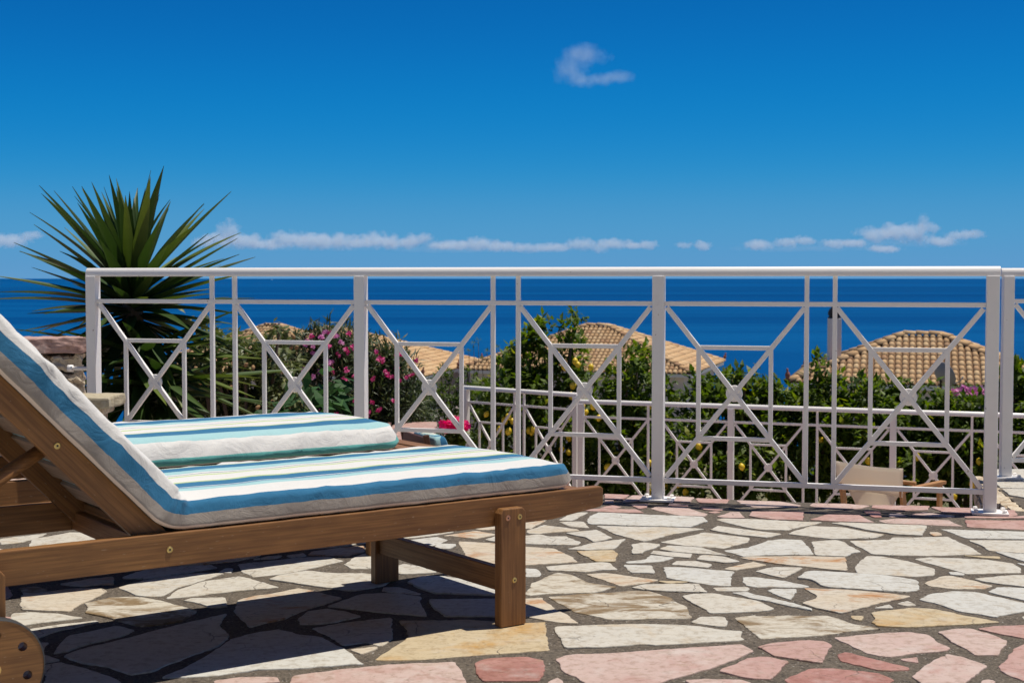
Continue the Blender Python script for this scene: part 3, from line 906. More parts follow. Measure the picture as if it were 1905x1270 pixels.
BA = R(46)                                            # backrest angle
BDIR = Vector((-math.cos(BA), 0, math.sin(BA)))
BNRM = Vector((math.sin(BA), 0, math.cos(BA)))
CDT_HOLES = 2
def make_lounger():
    root = empty('sun_lounger', LO, LA)
    wd = M['wood']
    for s, (y0, y1) in enumerate(((.031, .060), (.657, .686))):
        rounded_slab('side_rail', wd, root, [(-1.76, .277), (-1.76, .357), (.338, .357), (.346, .350), (.346, .304), (.335, .297), (.160, .277)], y0, y1)
        ly0, ly1 = ((-.001, .030), (.687, .718))[s]
        rounded_slab('leg', M['wood_v'], root, [(-.043, 0), (.043, 0), (.043, .316), (.033, .328), (-.033, .328), (-.043, .316)], ly0, ly1)
        rounded_slab('leg', M['wood_v'], root, [(-1.458, .075), (-1.378, .075), (-1.378, .308), (-1.388, .320), (-1.448, .320), (-1.458, .308)], ly0, ly1)
    board('stretcher', wd, root, (-.016, .031, .128), (-.016, .686, .128), .028, .064)
    board('stretcher', wd, root, (-1.52, .061, .317), (-1.52, .656, .317), .028, .06)
    board('stretcher', wd, root, (-1.0, .061, .305), (-1.0, .656, .305), .028, .05)
    first = None
    for i in range(15):
        x = -.9575 + i * .0865
        o = board('slat', wd, root, (x, .061, .3445), (x, .656, .3445), .066, .018) if first is None else link_copy(first, root)
        if first is not None:
            mm = first.matrix_basis.copy(); mm.translation.x = x; o.matrix_basis = mm
        first = first or o
    hinge = Vector((-.985, 0, .318))
    for y in (.080, .637):
        a = hinge + Vector((0, y, 0)); b = a + BDIR * .82
        o = board('backrest_rail', wd, root, a, b, .028, .064, up=BNRM)
        if y < .1:
            sc = screw(root, a + BDIR * .365 + Vector((0, -.0145, 0)), (R(90), 0, 0))
    first = None
    for i in range(9):
        c = hinge + BDIR * (.085 + i * .092) + BNRM * .0235
        a, b = c + Vector((0, .0945, 0)), c + Vector((0, .6225, 0))
        m, L = frame_matrix(a, b, BNRM)
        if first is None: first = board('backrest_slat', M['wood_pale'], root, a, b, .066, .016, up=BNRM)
        else: link_copy(first, root, m)
    # prop frame under the backrest
    for y in (.115, .602):
        a = hinge + Vector((0, y, 0)) + BDIR * .365 - BNRM * .006
        b = Vector((-1.63, y, .345))
        tube('prop', wd, root, [a, b], .0175, 12)
    tube('prop_bar', wd, root, [(-1.63, .061, .345), (-1.63, .656, .345)], .012, 10)
    # wheels with drilled holes
    for y in (-.036, .720):
        rad, th = .108, .030
        loops = [[(rad * math.cos(2 * math.pi * i / 48), rad * math.sin(2 * math.pi * i / 48)) for i in range(48)]]
        for h in range(7):
            a = R(-17 + h * 360 / 7)
            loops.append([(.075 * math.cos(a) + .0105 * math.cos(-2 * math.pi * i / 14), .075 * math.sin(a) + .0105 * math.sin(-2 * math.pi * i / 14)) for i in range(14)])
        pts = [Vector(p) for lp in loops for p in lp]
        fcs, k = [], 0
        for lp in loops:
            fcs.append(list(range(k, k + len(lp)))); k += len(lp)
        rv, re_, rf, *_ = delaunay_2d_cdt(pts, [], fcs, CDT_HOLES, 1e-6)
        nv = len(rv)
        v = [(p.x, 0, p.y) for p in rv] + [(p.x, th, p.y) for p in rv]
        f = [tuple(q) for q in rf] + [tuple(i + nv for i in q[::-1]) for q in rf]
        cnt = {}
        for q in rf:
            for i in range(len(q)):
                e = (q[i], q[(i + 1) % len(q)])
                if (e[1], e[0]) in cnt: del cnt[(e[1], e[0])]
                else: cnt[e] = 1
        f += [(b, a, a + nv, b + nv) for a, b in cnt]
        w = mesh_obj('wheel', v, f, wd, root)
        w.location = (-1.415, y, .1115)
        pr = [(.1075, -.001), (.1115, .002), (.1115, .028), (.1075, .031)]
        tv, tf = [], []
        for r_, yy in pr:
            for j in range(48):
                a = 2 * math.pi * j / 48
                tv.append((r_ * math.cos(a), yy, r_ * math.sin(a)))
        for i in range(3):
            for j in range(48): tf.append((i * 48 + j, i * 48 + (j + 1) % 48, (i + 1) * 48 + (j + 1) % 48, (i + 1) * 48 + j))
        mesh_obj('tyre', tv, tf, M['rubber'], w, smooth=True)
        av, af = lathe_geo([(.014, -.004), (.014, .034)], 16)
        ax = mesh_obj('axle_cap', av, af, M['brass'], w); ax.rotation_euler = (R(-90), 0, 0); ax.location = (0, 0, 0)
    for x, z, k in ((-.019, .303, 'copper'), (.021, .303, 'brass'), (.003, .128, 'brass')):
        screw(root, (x, -.001, z), (R(90), 0, 0), k)
    screw(root, (-.985, .031, .318), (R(90), 0, 0))
    return root
lounger1 = make_lounger()
tag(lounger1, 'brown wooden sun lounger with drilled wheels, its raised back in full view', 'sun lounger', 'wooden sun loungers on the terrace')
LSTEP = Vector((.215, 1.10, 0)); LSTEP.rotate(Matrix.Rotation(LA, 3, 'Z'))
lounger2 = copy_tree(lounger1)
lounger2.location = lounger1.location + LSTEP
tag(lounger2, 'brown wooden sun lounger between the other lounger and the white railing', 'sun lounger', 'wooden sun loungers on the terrace')

WHITE, BLUE, AQUA = (.69, .68, .66), (.026, .155, .300), (.34, .56, .585)
GREEN, GREY, TAUPE, BEIGE, TEAL = (.47, .58, .26), (.17, .19, .28), (.31, .275, .245), (.70, .58, .50), (.13, .43, .40)
def fabric_mat(name, stripes, total):
    t = NT(name)
    uv = t.node('ShaderNodeUVMap')
    sp = t.node('ShaderNodeSeparateXYZ'); t.l.new(uv.outputs[0], sp.inputs[0])
    wob = t.math('MULTIPLY', t.math('SUBTRACT', t.noise(t.coords(rand=False), 9, 2), .5), .004)
    x = t.math('ADD', sp.outputs[0], wob)
    stops, s = [], 0.0
    for w, c in stripes:
        stops.append((min(s / total, 1.0), c)); s += w
    col = t.ramp(x, stops, 'CONSTANT')
    v = t.coords(rand=False)
    weave = t.noise(v, 900, 2, .6)
    col = t.mix(t.ramp(weave, [(.35, .16), (.65, 0.)]), col, (.35, .35, .35), 'MULTIPLY')
    soft = t.noise(v, 13, 5, .6, 1.2)
    nrm = t.bump(weave, .2, .0015, t.bump(soft, .30, .018))
    t.set(Base_Color=col, Roughness=.85, Normal=nrm)
    t.b.inputs['Specular IOR Level'].default_value = .2
    t.b.inputs['Sheen Weight'].default_value = .15
    return t.m

def make_cushion(name, label, stripes, seat_t=.070, back_t=.102, x_end=.246, x_fold=-.925, back_len=.80, y0=.048, y1=.645, seed=1, rmax=.017, crease=1.0, slump=.012):
    # path of the underside: seat, bend, back
    z0, Rb = .358, .125
    path = []
    n1 = 44
    for i in range(n1 + 1): path.append((x_end + (x_fold - x_end) * i / n1, z0, 0.0))
    for i in range(1, 11):
        a = BA * i / 10
        path.append((x_fold - Rb * math.sin(a), z0 + Rb * (1 - math.cos(a)), a))
    bx, bz = path[-1][0], path[-1][1]
    for i in range(1, 31):
        s = back_len * i / 30
        path.append((bx - math.cos(BA) * s, bz + math.sin(BA) * s, BA))
    L = [0.0]
    for i in range(1, len(path)): L.append(L[-1] + math.hypot(path[i][0] - path[i - 1][0], path[i][1] - path[i - 1][1]))
    hw, yc = (y1 - y0) / 2, (y0 + y1) / 2
    # cross-section: from the middle of the underside round the near side, over the top and back
    def section(T, k):
        rc = min(rmax, T * .42)
        pts = []
        def arc(cx, cz, a0, a1, m):
            for j in range(m + 1):
                a = a0 + (a1 - a0) * j / m
                pts.append((cx + rc * math.cos(a), cz + rc * math.sin(a)))
        W = hw * k
        for j in range(6): pts.append((-W * .0 - (W - rc) * j / 6, 0))
        arc(-W + rc, rc, -math.pi / 2, -math.pi, 5)
        arc(-W + rc, T - rc, math.pi, math.pi / 2, 7)
        for j in range(1, 20): pts.append((-(W - rc) + 2 * (W - rc) * j / 20, T))
        arc(W - rc, T - rc, math.pi / 2, 0, 7)
        arc(W - rc, rc, 0, -math.pi / 2, 5)
        for j in range(1, 6): pts.append(((W - rc) * (1 - j / 6), 0))
        return pts
    ref = section(seat_t, 1.0)
    ns = len(ref)
    # the stripe coordinate runs along the reference section, from the near lower edge to the far lower edge
    cum = [0.0]
    for j in range(1, ns): cum.append(cum[-1] + math.dist(ref[j], ref[j - 1]))
    start = cum[6]
    end = cum[ns - 7]
    total = end - start
    ucoord = [min(1.0, max(0.0, (c - start) / total)) for c in cum]
    V, U, Fc = [], [], []
    Lt = L[-1]
    for i, (x, z, a) in enumerate(path):
        s = L[i]
        e = min(s, Lt - s)
        r_end = .055
        k = math.sqrt(max(0.0, 1 - (1 - min(e, r_end) / r_end) ** 2)) if e < r_end else 1.0
        bl = min(1, max(0, (s - L[n1]) / .1))
        T = (seat_t * (1 - bl) + back_t * bl) * (.55 + .45 * k)
        kw = .955 + .045 * k
        nx, nz = math.sin(a), math.cos(a)
        dz = (seat_t * .5 - T * .5) * .8
        sec = section(T, kw)
        cs = [0.0]
        for j in range(1, ns): cs.append(cs[-1] + math.dist(sec[j], sec[j - 1]))
        for j, (py, ph) in enumerate(sec):
            f = py / hw
            puff = .009 * max(0, 1 - f * f) * (ph / T) * k
            # quilting ripple and side creases
            side = max(0.0, abs(f) - .86) / .14
            w1 = noise.noise((x * 9 + seed * 7, f * 3.0, z * 9 + ph * 14))
            w2 = noise.noise((x * 22 - ph * 55 + seed, f * 1.5, z * 22))
            out = .0035 * w1 + side * .0048 * w2 * crease
            h = ph + dz + puff + (out if ph > T * .4 else 0)
            if ph < .002: h = ph + dz * .6
            yy = yc + py + (-1 if py < 0 else 1) * slump * side * (1 - ph / T) + (-1 if py < 0 else 1) * side * (.0060 * w2 * crease + .003 * w1)
            V.append((x + nx * h, yy, z + nz * h + .001))
            U.append(min(1.0, max(0.0, (cs[j] - cs[6]) / total)))
    for i in range(len(path) - 1):
        for j in range(ns):
            Fc.append((i * ns + j, (i + 1) * ns + j, (i + 1) * ns + (j + 1) % ns, i * ns + (j + 1) % ns))
    Fc.append(tuple(range(ns))); Fc.append(tuple(range((len(path) - 1) * ns, len(path) * ns))[::-1])
    o = mesh_obj(name, V, Fc, fabric_mat(name + '_stripes', stripes, sum(w for w, _ in stripes)), None, smooth=True)
    uvl = o.data.uv_layers.new(name='UVMap')
    for p in o.data.polygons:
        vi = list(p.vertices)
        for li in p.loop_indices:
            u = U[o.data.loops[li].vertex_index]
            uvl.data[li].uv = (u, 0)
    o.location = LO; o.rotation_euler = (0, 0, LA)
    return o
UNDER_DARK = (.022, .020, .019)  # underside coloured near-black so the gaps between the slats read dark
ST1 = [(.0012, UNDER_DARK), (.016, BEIGE), (.027, TAUPE), (.034, BLUE), (.100, WHITE), (.035, AQUA), (.009, BLUE), (.005, WHITE), (.058, BLUE), (.012, GREEN),
       (.080, WHITE), (.017, GREEN), (.018, WHITE), (.007, GREY), (.022, WHITE), (.062, AQUA), (.080, BLUE), (.010, GREEN), (.046, WHITE),
       (.02, BLUE), (.02, WHITE), (.025, AQUA)]
c1 = make_cushion('lounger_cushion', '', ST1, seed=1, crease=1.6, slump=.014)
tag(c1, 'blue, white and taupe striped cushion folded up the raised back of the lounger', 'cushion', 'striped lounger cushions')
ST2 = [(.0012, UNDER_DARK), (.019, WHITE), (.026, TEAL), (.046, WHITE), (.050, AQUA), (.085, BLUE), (.012, GREEN), (.075, WHITE), (.015, GREEN), (.03, WHITE), (.006, GREY), (.05, WHITE),
       (.060, AQUA), (.130, BLUE), (.06, WHITE), (.03, AQUA), (.03, WHITE), (.02, TEAL)]
c2 = make_cushion('lounger_cushion', '', ST2, seed=5, x_end=.096, seat_t=.092, rmax=.030, crease=2.2, slump=.060)
c2.location = lounger2.location
tag(c2, 'white sided striped cushion with a teal lower edge, next to the railing', 'cushion', 'striped lounger cushions')

# ------------------------------------------------------------------ rubble wall and pier at the far end of the railing
def rough_block(name, material, parent, x0, x1, y0, y1, z0, z1, rng, amp=.008, cuts=3):
    bm = bmesh.new()
    bmesh.ops.create_cube(bm, size=1)
    bmesh.ops.subdivide_edges(bm, edges=bm.edges[:], cuts=cuts, use_grid_fill=True)
    sd = rng.random() * 90
    cx, cy, cz = (x0 + x1) / 2, (y0 + y1) / 2, (z0 + z1) / 2
    for v in bm.verts:
        p = Vector((v.co.x * (x1 - x0), v.co.y * (y1 - y0), v.co.z * (z1 - z0)))
        cnr = sum(abs(c) > .49 for c in v.co)
        if cnr >= 2: p *= .955 if cnr == 3 else .98
        o_ = Vector((sd, sd * .7, sd * 1.3))
        for fq, am in ((14, 1.0), (38, .55), (85, .28)):
            q_ = p * fq + o_
            p = p + Vector((noise.noise(q_), noise.noise(q_ + Vector((31, 7, 3))), noise.noise(q_ + Vector((5, 43, 19))))) * (amp * am)
        v.co = p
    me = bpy.data.meshes.new(name); bm.to_mesh(me); bm.free()
    me.materials.append(material)
    o = bpy.data.objects.new(name, me); COL.objects.link(o); o.parent = parent
    o.location = (cx, cy, cz)
    return o
wr = random.Random(3)
wx1 = at(158, 640, 6.98).x
WZ = at(100, 628, 6.98).z
wall = empty('rubble_wall', (wx1, 6.98, 0), R(24))
tag(wall, 'low rubble stone wall with a rough pink coping beside the yucca', 'wall')
mesh_obj('mortar_core', box_verts(-2.4, -.02, .035, .24, -1.1, WZ - .075), BOXF, M['mortar'], wall)
x = -2.4
while x < -.03:
    z = -.3
    wcol = min(-0.0 - x, wr.uniform(.13, .24))
    if -(x + wcol) < .09: wcol = -x
    while z < WZ - .09:
        hh = min(WZ - .082 - z, wr.uniform(.10, .20))
        if WZ - .082 - (z + hh) < .06: hh = WZ - .082 - z
        rough_block('rubble', M['rubble'], wall, x + .008, x + wcol - .008, -.02 + wr.uniform(-.015, .015), .25, z + .005, z + hh - .005, wr, .026, 8)
        z += hh
    x += wcol
x = -2.45
while x < 0:
    w = wr.uniform(.5, .8)
    if -(x + w) < .3: w = -x + .012
    rough_block('coping_stone', M['stone_p'], wall, x + .004, x + w - .004, -.05, .29, WZ - .072, WZ, wr, .009, 14)
    x += w
pier_c = at(178, 745, 6.45)
pier = empty('stone_pier', (pier_c.x - .02, 6.5, 0))
tag(pier, 'small stone pier with a flat sandstone cap at the foot of the end post', 'pier')
pz = at(178, 735, 6.5).z
rough_block('cap', M['sandstone'], pier, -.16, .105, -.14, .14, pz - .052, pz, wr, .004, 5)
rough_block('collar', M['rubble'], pier, -.12, .065, -.10, .10, pz - .080, pz - .050, wr, .004, 4)
rough_block('shaft', M['rubble'], pier, -.10, .040, -.08, .08, 0.0, pz - .078, wr, .010, 5)
# ------------------------------------------------------------------ foliage
def leaf_mat(name, dark, light, trans=.30, rough=.38, yellow=None, spec=.5):
    t = NT(name)
    at_ = t.node('ShaderNodeAttribute', attribute_name='tint')
    stops = [(0., dark), (.75, light)]
    if yellow: stops.append((1., yellow))
    col = t.ramp(at_.outputs['Fac'], stops)
    t.set(Base_Color=col, Roughness=rough)
    t.b.inputs['Specular IOR Level'].default_value = spec
    tr = t.node('ShaderNodeBsdfTranslucent')
    hs = t.node('ShaderNodeHueSaturation', i_Saturation=1.15, i_Value=1.5)
    t.l.new(col, hs.inputs['Color']); t.l.new(hs.outputs[0], tr.inputs['Color'])
    mx = t.node('ShaderNodeMixShader'); mx.inputs[0].default_value = trans
    t.l.new(t.b.outputs[0], mx.inputs[1]); t.l.new(tr.outputs[0], mx.inputs[2]); t.l.new(mx.outputs[0], t.out.inputs[0])
    return t.m
M['lemon_leaf'] = leaf_mat('lemon_leaf', (.028, .056, .009), (.135, .200, .028), .40, .50, (.33, .33, .05), .3)
M['oleander_leaf'] = leaf_mat('oleander_leaf', (.022, .040, .013), (.080, .110, .036), .24, .5, (.13, .15, .05))
M['shrub_leaf'] = leaf_mat('shrub_leaf', (.030, .060, .010), (.120, .175, .030), .34, .5, (.20, .24, .05))
M['quince_leaf'] = leaf_mat('quince_leaf', (.036, .058, .016), (.160, .185, .065), .3, .5, (.34, .34, .16))
M['broad_leaf'] = leaf_mat('broad_leaf', (.02, .055, .018), (.05, .12, .038), .25, .6, (.08, .16, .055), .2)
M['yucca_leaf'] = leaf_mat('yucca_leaf', (.014, .036, .008), (.050, .092, .019), .18, .5, (.12, .16, .03), .35)
M['petal'] = leaf_mat('pink_petal', (.48, .03, .15), (.68, .11, .32), .3, .6, (.75, .30, .52))
M['petal_pale'] = leaf_mat('pale_petal', (.55, .16, .38), (.70, .32, .58), .3, .6, (.75, .45, .62))
M['petal_hot'] = leaf_mat('hot_petal', (.72, .008, .14), (.85, .02, .26), .3, .6)
t = NT('bark'); v = t.coords(scale=(1, 1, .35))
t.set(Base_Color=t.mix(t.noise(v, 30, 6, .7), (.05, .035, .022), (.16, .12, .085)), Roughness=.95, Normal=t.bump(t.noise(v, 30, 6, .7), .8, .01)); M['bark'] = t.m
t = NT('lemon_skin'); v = t.coords()
t.set(Base_Color=t.mix(t.noise(v, 14, 3), (.66, .42, .012), (.72, .55, .03)), Roughness=.42, Normal=t.bump(t.noise(v, 160, 2), .3, .003)); M['lemon'] = t.m
t = NT('brown_fruit'); v = t.coords(); t.set(Base_Color=t.mix(t.noise(v, 25, 4), (.26, .14, .055), (.36, .22, .10)), Roughness=.8); M['fruit'] = t.m

def rdir(rg):
    z = rg.uniform(-1, 1); a = rg.uniform(0, 2 * math.pi); r = math.sqrt(1 - z * z)
    return Vector((r * math.cos(a), r * math.sin(a), z))
def add_leaf(g, p, d, up, L, W, fold, tint, droop=0.0):
    d = d.normalized()
    s = d.cross(up)
    if s.length < 1e-4: s = d.cross(Vector((1, 0, 0)))
    s.normalize(); n = s.cross(d)
    m = p + d * (L * .48) - n * (fold * W) + n * (droop * L * .12)
    tip = p + d * L - n * (droop * L * .3)
    b = len(g.v)
    g.v += [tuple(p), tuple(p + d * (L * .45) + s * W * .5), tuple(tip), tuple(p + d * (L * .45) - s * W * .5), tuple(m)]
    g.f += [(b, b + 1, b + 4), (b + 1, b + 2, b + 4), (b + 2, b + 3, b + 4), (b + 3, b, b + 4)]
    g.c += [tint] * 4

def plant(name, label, cat, lumps, depth, base_z, n, L, W, leafkey, seed, group=None, per=9, flowers=None, stems=6, droop=0.0, dens=1.0, spread=1.0, up_bias=.35, trunk_r=.035):
    """lumps: (px, py, radius px) foliage masses seen in the photograph, given one depth each"""
    rg = random.Random(seed)
    bl = []
    for q in lumps:
        px, py, rp = q[:3]
        dy = depth + (q[3] if len(q) > 3 else rg.uniform(-.25, .25))
        c = at(px, py, dy)
        bl.append((c, rp / F_PX * dy))
    cx = sum(c.x for c, r in bl) / len(bl); cy = sum(c.y for c, r in bl) / len(bl)
    root = empty(name, (cx, cy, base_z)); o0 = root.location.copy()
    tag(root, label, cat, group)
    g = Geo()
    wsum = sum(r * r for c, r in bl)
    for c, r in bl:
        k = max(3, int(n * r * r / wsum / per))
        for _ in range(k):
            u = rdir(rg)
            rad = r * (rg.random() ** .33) * rg.uniform(.82, 1.10)
            if rg.random() < .12: rad *= 1.15
            tw = c + Vector((u.x * rad, u.y * rad * 1.15, u.z * rad))
            axis = (u + Vector((0, 0, up_bias)) + rdir(rg) * .7).normalized()
            cl = rg.random()
            for i in range(per):
                d = (axis * rg.uniform(.0, 1.1) + rdir(rg) * spread).normalized()
                if droop: d = (d + Vector((0, 0, -droop))).normalized()
                p = tw + axis * (rg.uniform(-.3, .6) * L) + rdir(rg) * (L * .35)
                ll = L * rg.uniform(.65, 1.2)
                tint = min(1, max(0, .35 * cl + .65 * rg.random() ** 1.3))
                add_leaf(g, p - o0, d, Vector((rg.uniform(-.4, .4), rg.uniform(-.4, .4), 1)), ll, W * ll / L, rg.uniform(.05, .3), tint, rg.uniform(0, 1))
    cr = g.build('crown', M[leafkey], root, attr='tint')
    cr['kind'] = 'stuff'
    # trunk with limbs reaching into the masses
    tg = Geo()
    topc = min(bl, key=lambda b: abs(b[0].z - (base_z + .5)))[0]
    fork = Vector((cx, cy, base_z + max(.25, (topc.z - base_z) * .45)))
    v, f = tube_geo([Vector((0, 0, 0)), (fork - o0) * .5 + Vector((rg.uniform(-.05, .05), 0, 0)), fork - o0], [trunk_r * 1.3, trunk_r * 1.05, trunk_r], 8)
    tg.add(v, f)
    for c, r in bl:
        mid = (fork + c) / 2 + rdir(rg) * .08
        v, f = tube_geo([fork - o0, mid - o0, c - o0, c + Vector((rg.uniform(-.3, .3) * r, 0, r * .6)) - o0], [trunk_r * .8, trunk_r * .5, trunk_r * .3, trunk_r * .12], 6)
        tg.add(v, f)
    tr = tg.build('trunk', M['bark'], root, smooth=True)
    return root, bl, rg

LEM_V, LEM_F = lathe_geo([(.0, -.040), (.006, -.037), (.016, -.031), (.026, -.017), (.030, 0), (.027, .015), (.018, .028), (.009, .034), (.006, .038), (.0, .040)], 12)
lem_me = None
def lemons(root, pts, depth, rg):
    global lem_me
    for px, py in pts:
        p = at(px, py, depth + rg.uniform(-.06, .06))
        if lem_me is None:
            o = mesh_obj('lemon', LEM_V, LEM_F, M['lemon'], root, smooth=True); lem_me = o.data
        else:
            o = bpy.data.objects.new('lemon', lem_me); COL.objects.link(o); o.parent = root
        o.location = p - root.location
        o.rotation_euler = (rg.uniform(-.5, .5), rg.uniform(-.5, .5), rg.uniform(0, 6))
        s = rg.uniform(.85, 1.12)
        o.scale = (s, s, s)
GL = 'lemon trees hedging the lower terrace'
LT = dict(L=.100, W=.047, leafkey='lemon_leaf', group=GL, per=10)
tr, b, rg = plant('lemon_tree', 'tall lemon tree full of fruit with upright shoots, left of the roofed villa', 'lemon tree',
    [(935, 725, 50), (985, 680, 55), (1010, 628, 30), (985, 640, 26), (1066, 612, 20), (1072, 590, 14), (1060, 648, 26), (1050, 710, 55), (950, 800, 75), (1045, 800, 75), (1000, 890, 80), (1000, 740, 60)], 14.3, -2.0, 7600, seed=21, **LT)
lemons(tr, [(1070, 672), (1075, 678), (1050, 682), (1066, 717), (1063, 736), (945, 760), (946, 775), (953, 783), (939, 782), (946, 802), (929, 798), (1045, 835), (1058, 841), (1059, 814), (990, 804), (992, 798), (985, 800), (905, 770)], 13.85, rg)
tr, b, rg = plant('lemon_tree', 'lemon tree covering the lower edge of the tiled villa roof, beside the middle post', 'lemon tree',
    [(1196, 655, 26), (1185, 690, 38), (1165, 730, 50), (1225, 750, 45), (1120, 760, 45), (1150, 800, 70), (1225, 830, 70), (1170, 890, 80), (1110, 860, 60)], 13.9, -2.0, 6400, seed=22, **LT)
lemons(tr, [(1099, 683), (1084, 755), (1103, 756), (1090, 767), (1114, 777), (1208, 860), (1208, 755), (1240, 905), (1208, 915), (1130, 868)], 13.4, rg)
tr, b, rg = plant('lemon_tree', 'low lemon tree below the pale villa wall, between two lower posts', 'lemon tree',
    [(1300, 745, 40), (1310, 722, 26), (1345, 728, 35), (1385, 732, 38), (1410, 722, 26), (1362, 712, 18), (1355, 770, 60), (1420, 790, 60), (1425, 745, 34), (1330, 800, 70), (1290, 860, 75), (1385, 850, 70), (1340, 905, 70)], 13.5, -1.9, 5600, seed=23, **LT)
lemons(tr, [(1300, 830), (1262, 900), (1275, 915)], 13.0, rg)
tr, b, rg = plant('lemon_tree', 'lemon tree with one tall shoot in front of the chimney', 'lemon tree',
    [(1445, 738, 30), (1490, 742, 36), (1524, 700, 17), (1520, 670, 10), (1548, 732, 34), (1470, 790, 65), (1540, 800, 65), (1500, 880, 80), (1430, 870, 60)], 13.2, -1.9, 6000, seed=24, **LT)
lemons(tr, [(1526, 818), (1380, 868)], 12.7, rg)
tr, b, rg = plant('lemon_tree', 'dense lemon tree behind the canvas chair', 'lemon tree',
    [(1600, 738, 34), (1640, 732, 33), (1665, 745, 34), (1610, 790, 65), (1690, 800, 65), (1640, 870, 80), (1700, 880, 60), (1580, 870, 60)], 12.9, -1.9, 5800, seed=25, **LT)
lemons(tr, [(1615, 857), (1705, 850)], 12.5, rg)
tr, b, rg = plant('lemon_tree', 'lemon tree with a few ripe fruits just behind the end post', 'lemon tree',
    [(1740, 765, 42), (1790, 770, 42), (1825, 790, 45), (1760, 830, 65), (1820, 860, 70), (1770, 905, 70)], 12.7, -1.9, 5200, seed=26, **LT)
lemons(tr, [(1822, 858), (1810, 900), (1775, 923), (1845, 893)], 12.15, rg)
tr, b, rg = plant('lemon_tree', 'lemon tree rising beyond the railing above the cream stone step', 'lemon tree',
    [(1885, 700, 32), (1915, 720, 50), (1880, 780, 60), (1940, 800, 70), (1890, 860, 75), (1985, 860, 90)], 12.4, -1.9, 5200, seed=27, **LT)

plant('green_shrub', 'light green small leaved shrub growing behind the pink flowers', 'shrub',
    [(790, 745, 40), (835, 730, 42), (880, 735, 38), (905, 722, 24), (800, 790, 60), (870, 790, 65), (900, 860, 65), (920, 780, 45), (830, 850, 60), (820, 692, 14), (870, 690, 12)], 15.6, -2.2, 11000, .05, .022, 'shrub_leaf', 31, per=12, trunk_r=.03)
plant('green_shrub', 'dark leafy shrub filling the gap below the oleander', 'shrub',
    [(700, 800, 55), (640, 810, 60), (570, 810, 55), (760, 780, 40)], 13.6, -2.0, 4200, .055, .024, 'oleander_leaf', 32, per=10, trunk_r=.03)
ol, b, rg = plant('oleander', 'pink flowering oleander bush around the third post of the railing', 'oleander',
    [(575, 655, 38), (615, 640, 38), (560, 690, 36), (655, 655, 38), (705, 676, 38), (742, 686, 30), (735, 650, 12), (610, 710, 62), (700, 715, 72), (655, 780, 75), (745, 760, 55), (580, 770, 50), (530, 650, 28)], 12.3, -2.0, 12500, .105, .017, 'oleander_leaf', 41, per=11, up_bias=.8, spread=.75)
def blossoms(root, spots, depth, rg, key, size=.03, n=9, name='flower'):
    for px, py in spots:
        p = at(px, py, depth + rg.uniform(-.08, .08)) - root.location
        g = Geo()
        for _ in range(n):
            c = p + rdir(rg) * size * rg.uniform(.2, 1.0)
            nrm = (rdir(rg) + Vector((0, -.8, .5))).normalized()
            for i in range(5):
                a = 2 * math.pi * i / 5 + rg.random()
                e = nrm.orthogonal().normalized(); e.rotate(Matrix.Rotation(a, 3, nrm))
                add_leaf(g, c, e, nrm, size * .85, size * .75, .1, rg.random())
        g.build(name, M[key], root, attr='tint')
spots = [(rg.gauss(600, 32), rg.gauss(650, 28)) for _ in range(13)] + [(595, 690), (570, 640), (605, 728), (585, 700), (622, 720)]
blossoms(ol, spots, 11.95, rg, 'petal_pale', .024, 6)
spots = [(612, 645), (618, 690), (655, 645), (643, 650), (648, 655), (645, 688), (693, 705), (718, 690), (720, 697), (739, 683), (705, 668), (700, 655), (680, 645), (742, 707), (765, 698), (660, 745), (685, 768), (692, 748), (625, 770), (690, 797), (640, 735),
         (738, 662), (774, 670), (757, 700), (660, 700), (630, 660), (615, 620), (580, 625), (650, 620), (745, 660), (728, 700), (735, 745), (590, 760), (668, 720), (640, 705), (706, 762), (712, 670)]
blossoms(ol, spots, 11.85, rg, 'petal', .022, 6)
qu, b, rg = plant('fruit_bush', 'straggly fruit bush with drooping pale leaves and brown pods behind the yucca', 'bush',
    [(395, 650, 30), (430, 642, 22), (455, 668, 36), (500, 660, 40), (520, 612, 13), (385, 700, 45), (450, 715, 55), (520, 715, 45), (400, 765, 55), (480, 780, 60), (345, 700, 36), (345, 760, 50), (545, 770, 45), (365, 610, 14)], 10.4, -1.6, 5200, .088, .040, 'quince_leaf', 51, per=8, droop=.55, spread=.9)
FR_V, FR_F = lathe_geo([(.0, -.024), (.010, -.018), (.014, -.006), (.012, .008), (.006, .016), (.0, .018)], 8)
pod_me = None
for px, py in [(542, 645), (552, 646), (458, 678), (471, 683), (374, 710), (383, 722), (430, 720), (507, 747), (541, 730), (360, 725), (400, 742), (480, 757), (445, 742), (405, 650), (365, 685), (525, 690), (420, 668), (440, 705), (545, 625)]:
    o = mesh_obj('pod', FR_V, FR_F, M['fruit'], qu, smooth=True) if pod_me is None else bpy.data.objects.new('pod', pod_me)
    if pod_me is None: pod_me = o.data
    else: COL.objects.link(o); o.parent = qu
    o.location = at(px, py, 9.95) - qu.location
    o.rotation_euler = (rg.uniform(-1, 1), rg.uniform(-1, 1), 0)
plant('young_plant', 'young plant with broad glossy leaves low in front of the oleander', 'plant',
    [(590, 722, 22), (560, 755, 26), (605, 758, 24), (530, 765, 22), (625, 765, 16)], 9.6, -1.3, 110, .17, .085, 'broad_leaf', 52, per=5, trunk_r=.01)
